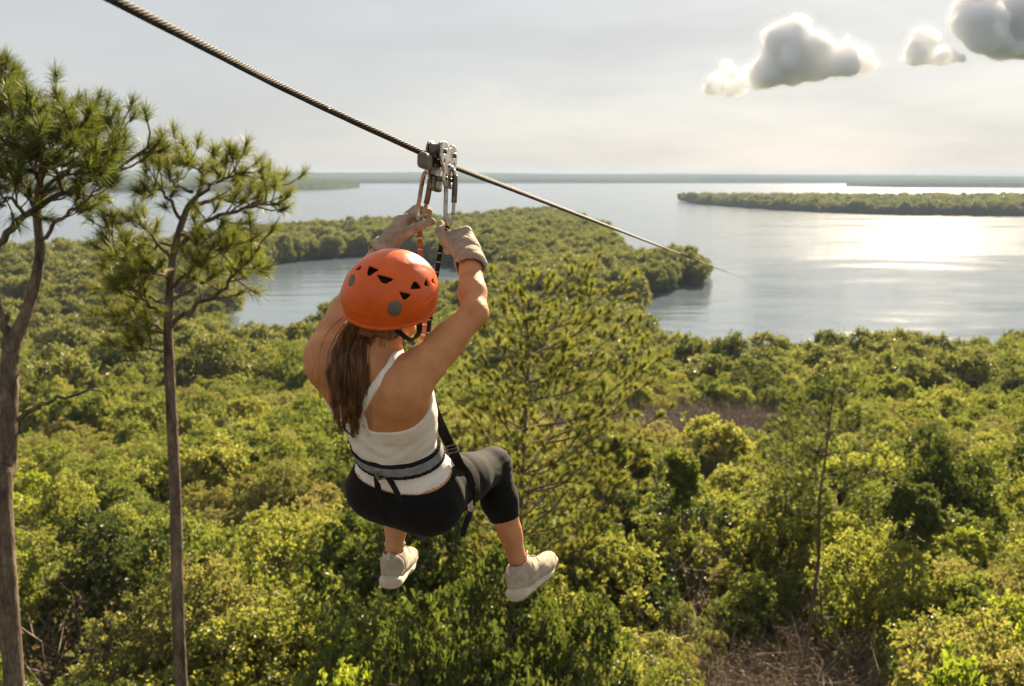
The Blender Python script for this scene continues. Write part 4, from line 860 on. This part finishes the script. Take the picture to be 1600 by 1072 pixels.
def hstrap(pp, w_, name='strap', mat='webbing_black', nrm=None, t_=.004, parent=harn):
    global mb
    mb = MB(); strap(pp, w_, t_, nrm); return child(name, mb.mesh(name, False), M[mat], parent)
hstrap([surf(589, 745, .012), surf(592, 768, .012), surf(600, 795, .008), surf(606, 815, .006)], .020)
hstrap([surf(606, 745, .012), surf(616, 762, .012), surf(628, 785, .008)], .016)
hstrap([P(668, 606, 2.96), P(680, 645, 2.945), P(700, 690, 2.94), surf(722, 735, .02), surf(734, 765, .02), surf(736, 790, .014)], .030)
hstrap([surf(734, 780, .016), P(735, 800, 2.97), P(728, 818, 2.98), P(722, 838, 2.985)], .017)
hstrap([P(672, 625, 3.0), P(680, 655, 3.02), P(684, 690, 3.02)], .018, mat='webbing_red')
for bpx, bpy_, o_ in ((706, 702, .032), (596, 742, .018)):
    bc = surf(bpx, bpy_, o_) if bpx < 650 else P(706, 702, 2.93); bn = unit(CP - bc); bt = unit(U - bn * (U @ bn)); bs = np.cross(bt, bn)
    Bk = Field(bc - .05, bc + .05, .002); Bk.rbox(bc, (bs, bt, bn), (.019, .014, .004), .003); Bk.rbox(bc + bt * .005, (bs, bt, bn), (.013, .003, .01), .001, cut=True); Bk.rbox(bc - bt * .005, (bs, bt, bn), (.013, .003, .01), .001, cut=True)
    child('buckle', Bk.mesh('buckle', 1), M['dark_steel'], harn)
mb = MB(); ring = [tie + (Rt * math.cos(a) + U * math.sin(a)) * .026 for a in np.linspace(0, 2 * np.pi, 21)]; mb.tube(ring, .006, 8, cap=False); child('tie_in_ring', mb.mesh('tie_in_ring'), M['steel'], harn)

# ------------------------------------------------------------------ trolley, carabiners, lanyards
trolley = empty('zip_line_trolley', TR); roots[trolley.name] = tuple(TR)
tag(trolley, 'steel pulley trolley with holed side plates riding on the cable', 'trolley')
ca = unit(cdir + 0.5 * -udir); cs = unit(np.cross(ca, [0, 0, 1.0])); cu = np.cross(cs, ca)
def rb2(x, z, hx, hz, r): qx, qz = np.abs(x) - hx + r, np.abs(z) - hz + r; return np.hypot(np.maximum(qx, 0), np.maximum(qz, 0)) + np.minimum(np.maximum(qx, qz), 0) - r
for sg in (1, -1):
    S = Field(TR - .15, TR + .15, .002); g = S.all() - TR; x, y, z = g @ ca, g @ cs, g @ cu
    d = F.smin(rb2(x, z - .016, .086, .040, .034), rb2(x, z + .036, .052, .044, .022), .02)
    d = np.maximum(d, -(np.hypot(x, z - .072) - .030))
    for hx, hz, r in ((-.052, .026, .0095), (.052, .026, .0095), (-.028, -.052, .0095), (.028, -.052, .0095), (0, -.012, .010), (-.054, -.004, .0065), (.054, -.004, .0065)): d = np.maximum(d, -(np.hypot(x - hx, z - hz) - r))
    S.D = np.maximum(d, np.abs(y - sg * .022) - .0035).astype(np.float32); child('side_plate', S.mesh('side_plate', 1), M['steel' if sg > 0 else 'dark_steel'], trolley)
for sx_ in (-.052, .052):
    c_ = TR + ca * sx_ + cu * .026; S = Field(c_ - .05, c_ + .05, .002); g = S.all() - c_; x, y, z = g @ ca, g @ cs, g @ cu; rr_ = np.hypot(x, z)
    S.D = np.maximum(rr_ - (.0215 + .009 * np.clip(np.abs(y) / .014, 0, 1) ** 2), np.abs(y) - .016).astype(np.float32); wh = child('pulley_wheel', S.mesh('pulley_wheel', 1), M['dark_steel'], trolley)
    mb = MB(); mb.tube([c_ - cs * .031, c_ + cs * .031], .0080, 10); child('axle', mb.mesh('axle'), M['dark_steel'], wh)
for sx_, sz_ in ((-.028, -.052), (.028, -.052), (0, -.012)):
    mb = MB(); c_ = TR + ca * sx_ + cu * sz_; mb.tube([c_ - cs * .028, c_ + cs * .028], .005, 8); child('bolt', mb.mesh('bolt'), M['dark_steel'], trolley)
S = Field(TR - .16, TR + .16, .003); S.rbox(TR - ca * .125 - cu * .012 - cs * .014, (ca, cs, cu), (.034, .016, .024), .013); child('brake_pad', S.mesh('brake_pad', 2), M['rubber'], trolley)
S = Field(TR - .16, TR + .16, .003); S.rbox(TR - cu * .066 - cs * .018, (ca, cs, cu), (.040, .012, .024), .008); child('swivel_block', S.mesh('swivel_block', 1), M['dark_steel'], trolley)

def carabiner(top, bot, plane, label, wd=.034):
    t = unit(top - bot); L = np.linalg.norm(top - bot); sd = unit(plane - t * (plane @ t)); c = (top + bot) / 2
    root = empty('carabiner', c); roots[root.name] = tuple(c); tag(root, label, 'carabiner', 'carabiners on the trolley')
    o_ = [(.20, .47), (.0, .5), (-.32, .46), (-.5, .33), (-.5, .0), (-.46, -.36), (-.18, -.5), (.14, -.47), (.38, -.34)]; g_ = [(.38, -.34), (.48, .0), (.46, .34), (.20, .47)]
    def line(a): return catmull([c + sd * x * wd + t * z * L for x, z in a], 6)
    mb = MB(); mb.tube(line(o_), .0068, 10); child('frame', mb.mesh('frame'), M['steel'], root)
    mb = MB(); ln = line(g_); mb.tube(ln, .0056, 8); gt = child('gate', mb.mesh('gate'), M['steel'], root)
    mb = MB(); mb.tube(ln[4:14], .0088, 12); child('lock_sleeve', mb.mesh('lock_sleeve'), M['dark_steel'], gt)
    return root
hookL = TR - ca * .02 - cu * .052 - cs * .012; hookR = TR + ca * .02 - cu * .052 + cs * .012
carabiner(P(669, 268, 3.03), P(656, 344, 3.09), CR[:, 0] + CR[:, 2] * .9, 'left carabiner hanging from the trolley into the left glove')
carabiner(P(705, 262, 3.06), P(702, 350, 3.07), CR[:, 0] - CR[:, 2] * .9, 'right carabiner hanging from the trolley into the right glove')
def lanyard(ps, mat, label, w_, chainlike):
    root = empty('lanyard', ps[0]); roots[root.name] = tuple(ps[0]); tag(root, label, 'lanyard')
    hstrap(ps, w_, 'webbing', mat, parent=root, t_=.005)
    ln = catmull(ps, 12); T = units(np.gradient(ln, axis=0)); n = units(CP - ln); W = units(np.cross(T, n)); mb2 = MB()
    for k in range(4, len(ln) - 3, 4): mb2.tube([ln[k] - W[k] * w_ * .45 + n[k] * .0035, ln[k] + W[k] * w_ * .45 + n[k] * .0035], .0022, 5)
    child('stitching', mb2.mesh('stitching'), M['steel' if chainlike else 'lace'], root)['kind'] = 'stuff'; return root
lanyard([P(656, 338, 3.09), P(656, 372, 3.11), P(659, 430, 3.12), P(664, 490, 3.11), P(660, 540, 3.10), P(664, 600, 3.10), tie], 'webbing_red', 'red lanyard webbing running from the left glove down past the helmet', .017, False)
lanyard([P(702, 345, 3.075), P(690, 382, 3.10), P(683, 425, 3.12), P(674, 480, 3.13), P(668, 540, 3.14), P(672, 600, 3.12), tie + Rt * .01], 'webbing_black', 'dark lanyard running from the right glove down past the helmet', .014, True)
#PERSON_END

# ------------------------------------------------------------------ haze
def box_mesh(name, lo, hi):
    x0, y0, z0 = lo; x1, y1, z1 = hi
    V = [(x0, y0, z0), (x1, y0, z0), (x1, y1, z0), (x0, y1, z0), (x0, y0, z1), (x1, y0, z1), (x1, y1, z1), (x0, y1, z1)]
    return mesh_np(name, V, np.array([(0, 3, 2, 1), (4, 5, 6, 7), (0, 1, 5, 4), (1, 2, 6, 5), (2, 3, 7, 6), (3, 0, 4, 7)]), False)
hm = bpy.data.materials.new('haze_air'); hm.use_nodes = True; nd = hm.node_tree.nodes; nd.clear()
ho = nd.new('ShaderNodeOutputMaterial'); pv = nd.new('ShaderNodeVolumePrincipled'); pv.inputs['Color'].default_value = (0.42, 0.52, 0.68, 1)
pv.inputs['Density'].default_value = 0.00015; pv.inputs['Anisotropy'].default_value = 0.0
hm.node_tree.links.new(pv.outputs[0], ho.inputs['Volume'])
tag(obj('haze', box_mesh('haze', (-13000, -13000, -6), (13000, 13000, 46)), hm), 'pale blue haze lying over the water and far shores', 'haze', kind='stuff')

# ------------------------------------------------------------------ clouds (real bodies of vapour, kilometres off)
cm = bpy.data.materials.new('cloud_vapour'); cm.use_nodes = True; nd = cm.node_tree.nodes; nd.clear()
co = nd.new('ShaderNodeOutputMaterial'); pv = nd.new('ShaderNodeVolumePrincipled'); pv.inputs['Color'].default_value = (0.985, 0.988, 1.0, 1)
pv.inputs['Density'].default_value = 0.034; pv.inputs['Anisotropy'].default_value = -0.25
cm.node_tree.links.new(pv.outputs[0], co.inputs['Volume'])
cm2 = cm.copy(); cm2.name = 'cloud_fringe'; [n for n in cm2.node_tree.nodes if n.type == 'PRINCIPLED_VOLUME'][0].inputs['Density'].default_value = 0.0007
cm3 = cm2.copy(); cm3.name = 'cloud_veil'; [n for n in cm3.node_tree.nodes if n.type == 'PRINCIPLED_VOLUME'][0].inputs['Density'].default_value = 0.0003
CD = 5000.0
def cloud(blobs, base, label, seed, depth=0.8, mat=cm, h=11.0, thin=False):
    """blobs: (px, py, radius px) in the picture, thickened into a body at CD; base: (y at left, y at right) of its flat bottom"""
    rng = np.random.default_rng(seed); sc = CD / FPX
    C = np.array([P(x, y, CD) for x, y, r in blobs]); r0 = np.array([r * sc for _, _, r in blobs])
    C[:, 1] += rng.normal(0, 0.35, len(C)) * r0.mean()
    L, Rr = [C], [r0]
    for gen, (m, f) in enumerate(((16, 0.42), (5, 0.45))):
        pc, pr = L[-1], Rr[-1]; d = rand_units(rng, len(pc) * m); d[:, 2] = np.abs(d[:, 2]) * 1.1 - 0.25; d = units(d)
        L.append(np.repeat(pc, m, 0) + d * np.repeat(pr, m)[:, None] * rng.uniform(.75, 1.02, (len(d), 1))); Rr.append(np.repeat(pr, m) * f * rng.uniform(.4, 1.35, len(d)))
    Cs, rs = np.concatenate(L), np.concatenate(Rr)
    F = Field(Cs.min(0) - rs.max() * 1.1 - 40, Cs.max(0) + rs.max() * 1.1 + 40, h); F.D[:] = 900
    for c, r in zip(Cs, rs): F.put(lambda X: np.linalg.norm((X - c) * [1, 1 / depth, 1], axis=-1) - r, c - r * 1.1, c + r * 1.1, 0.25 * r, pad=45)
    (x0, y0), (x1, y1) = base; a, b = P(x0, y0, CD), P(x1, y1, CD); G = F.all()
    zb = a[2] + (b[2] - a[2]) * (G[..., 0] - a[0]) / (b[0] - a[0]) + 18 * smooth_noise(G[..., 0], G[..., 1], 170, seed)
    F.D = np.maximum(F.D, (zb - G[..., 2])).astype(np.float32); F.D[[0, -1]] = 9; F.D[:, [0, -1]] = 9; F.D[:, :, [0, -1]] = 9
    r = empty('cloud', C.mean(0)); off = Matrix.Translation(-Vector(C.mean(0)))
    for nm, dd, mt in (('core', 6.0, cm3 if thin else mat), ('fringe', -22.0, cm3 if thin else cm2)):
        E = F.D + np.float32(dd); E[[0, -1]] = 9; E[:, [0, -1]] = 9; E[:, :, [0, -1]] = 9; me = F.mesh(nm, 3, E); me.transform(off); obj(nm, me, mt, r)
    return tag(r, label, 'cloud', 'clouds over the lagoon')
cloud([(1236, 62, 36), (1225, 100, 42), (1265, 95, 40), (1305, 105, 34), (1345, 100, 24), (1195, 118, 28)], ((1180, 142), (1375, 112)), 'largest whole grey cloud with a bright rim and domed top, upper right', 1)
cloud([(1444, 60, 22), (1435, 86, 26), (1470, 94, 20), (1490, 98, 14)], ((1405, 108), (1505, 100)), 'small grey cloud between the domed cloud and the corner cloud', 2)
cloud([(1545, 20, 48), (1520, 55, 36), (1575, 50, 46), (1620, 40, 60), (1560, 75, 30)], ((1490, 90), (1640, 94)), 'dark grey cloud cut off by the top right corner', 3)
cloud([(1135, 115, 17), (1115, 138, 18), (1150, 138, 20)], ((1090, 152), (1170, 150)), 'faint small pale cloud just left of the domed cloud', 4)
cloud([(762, 150, 26), (735, 172, 22), (800, 168, 26), (845, 178, 20), (900, 180, 14)], ((700, 190), (930, 190)), 'barely visible thin white cloud low in the middle of the sky', 5, thin=True)
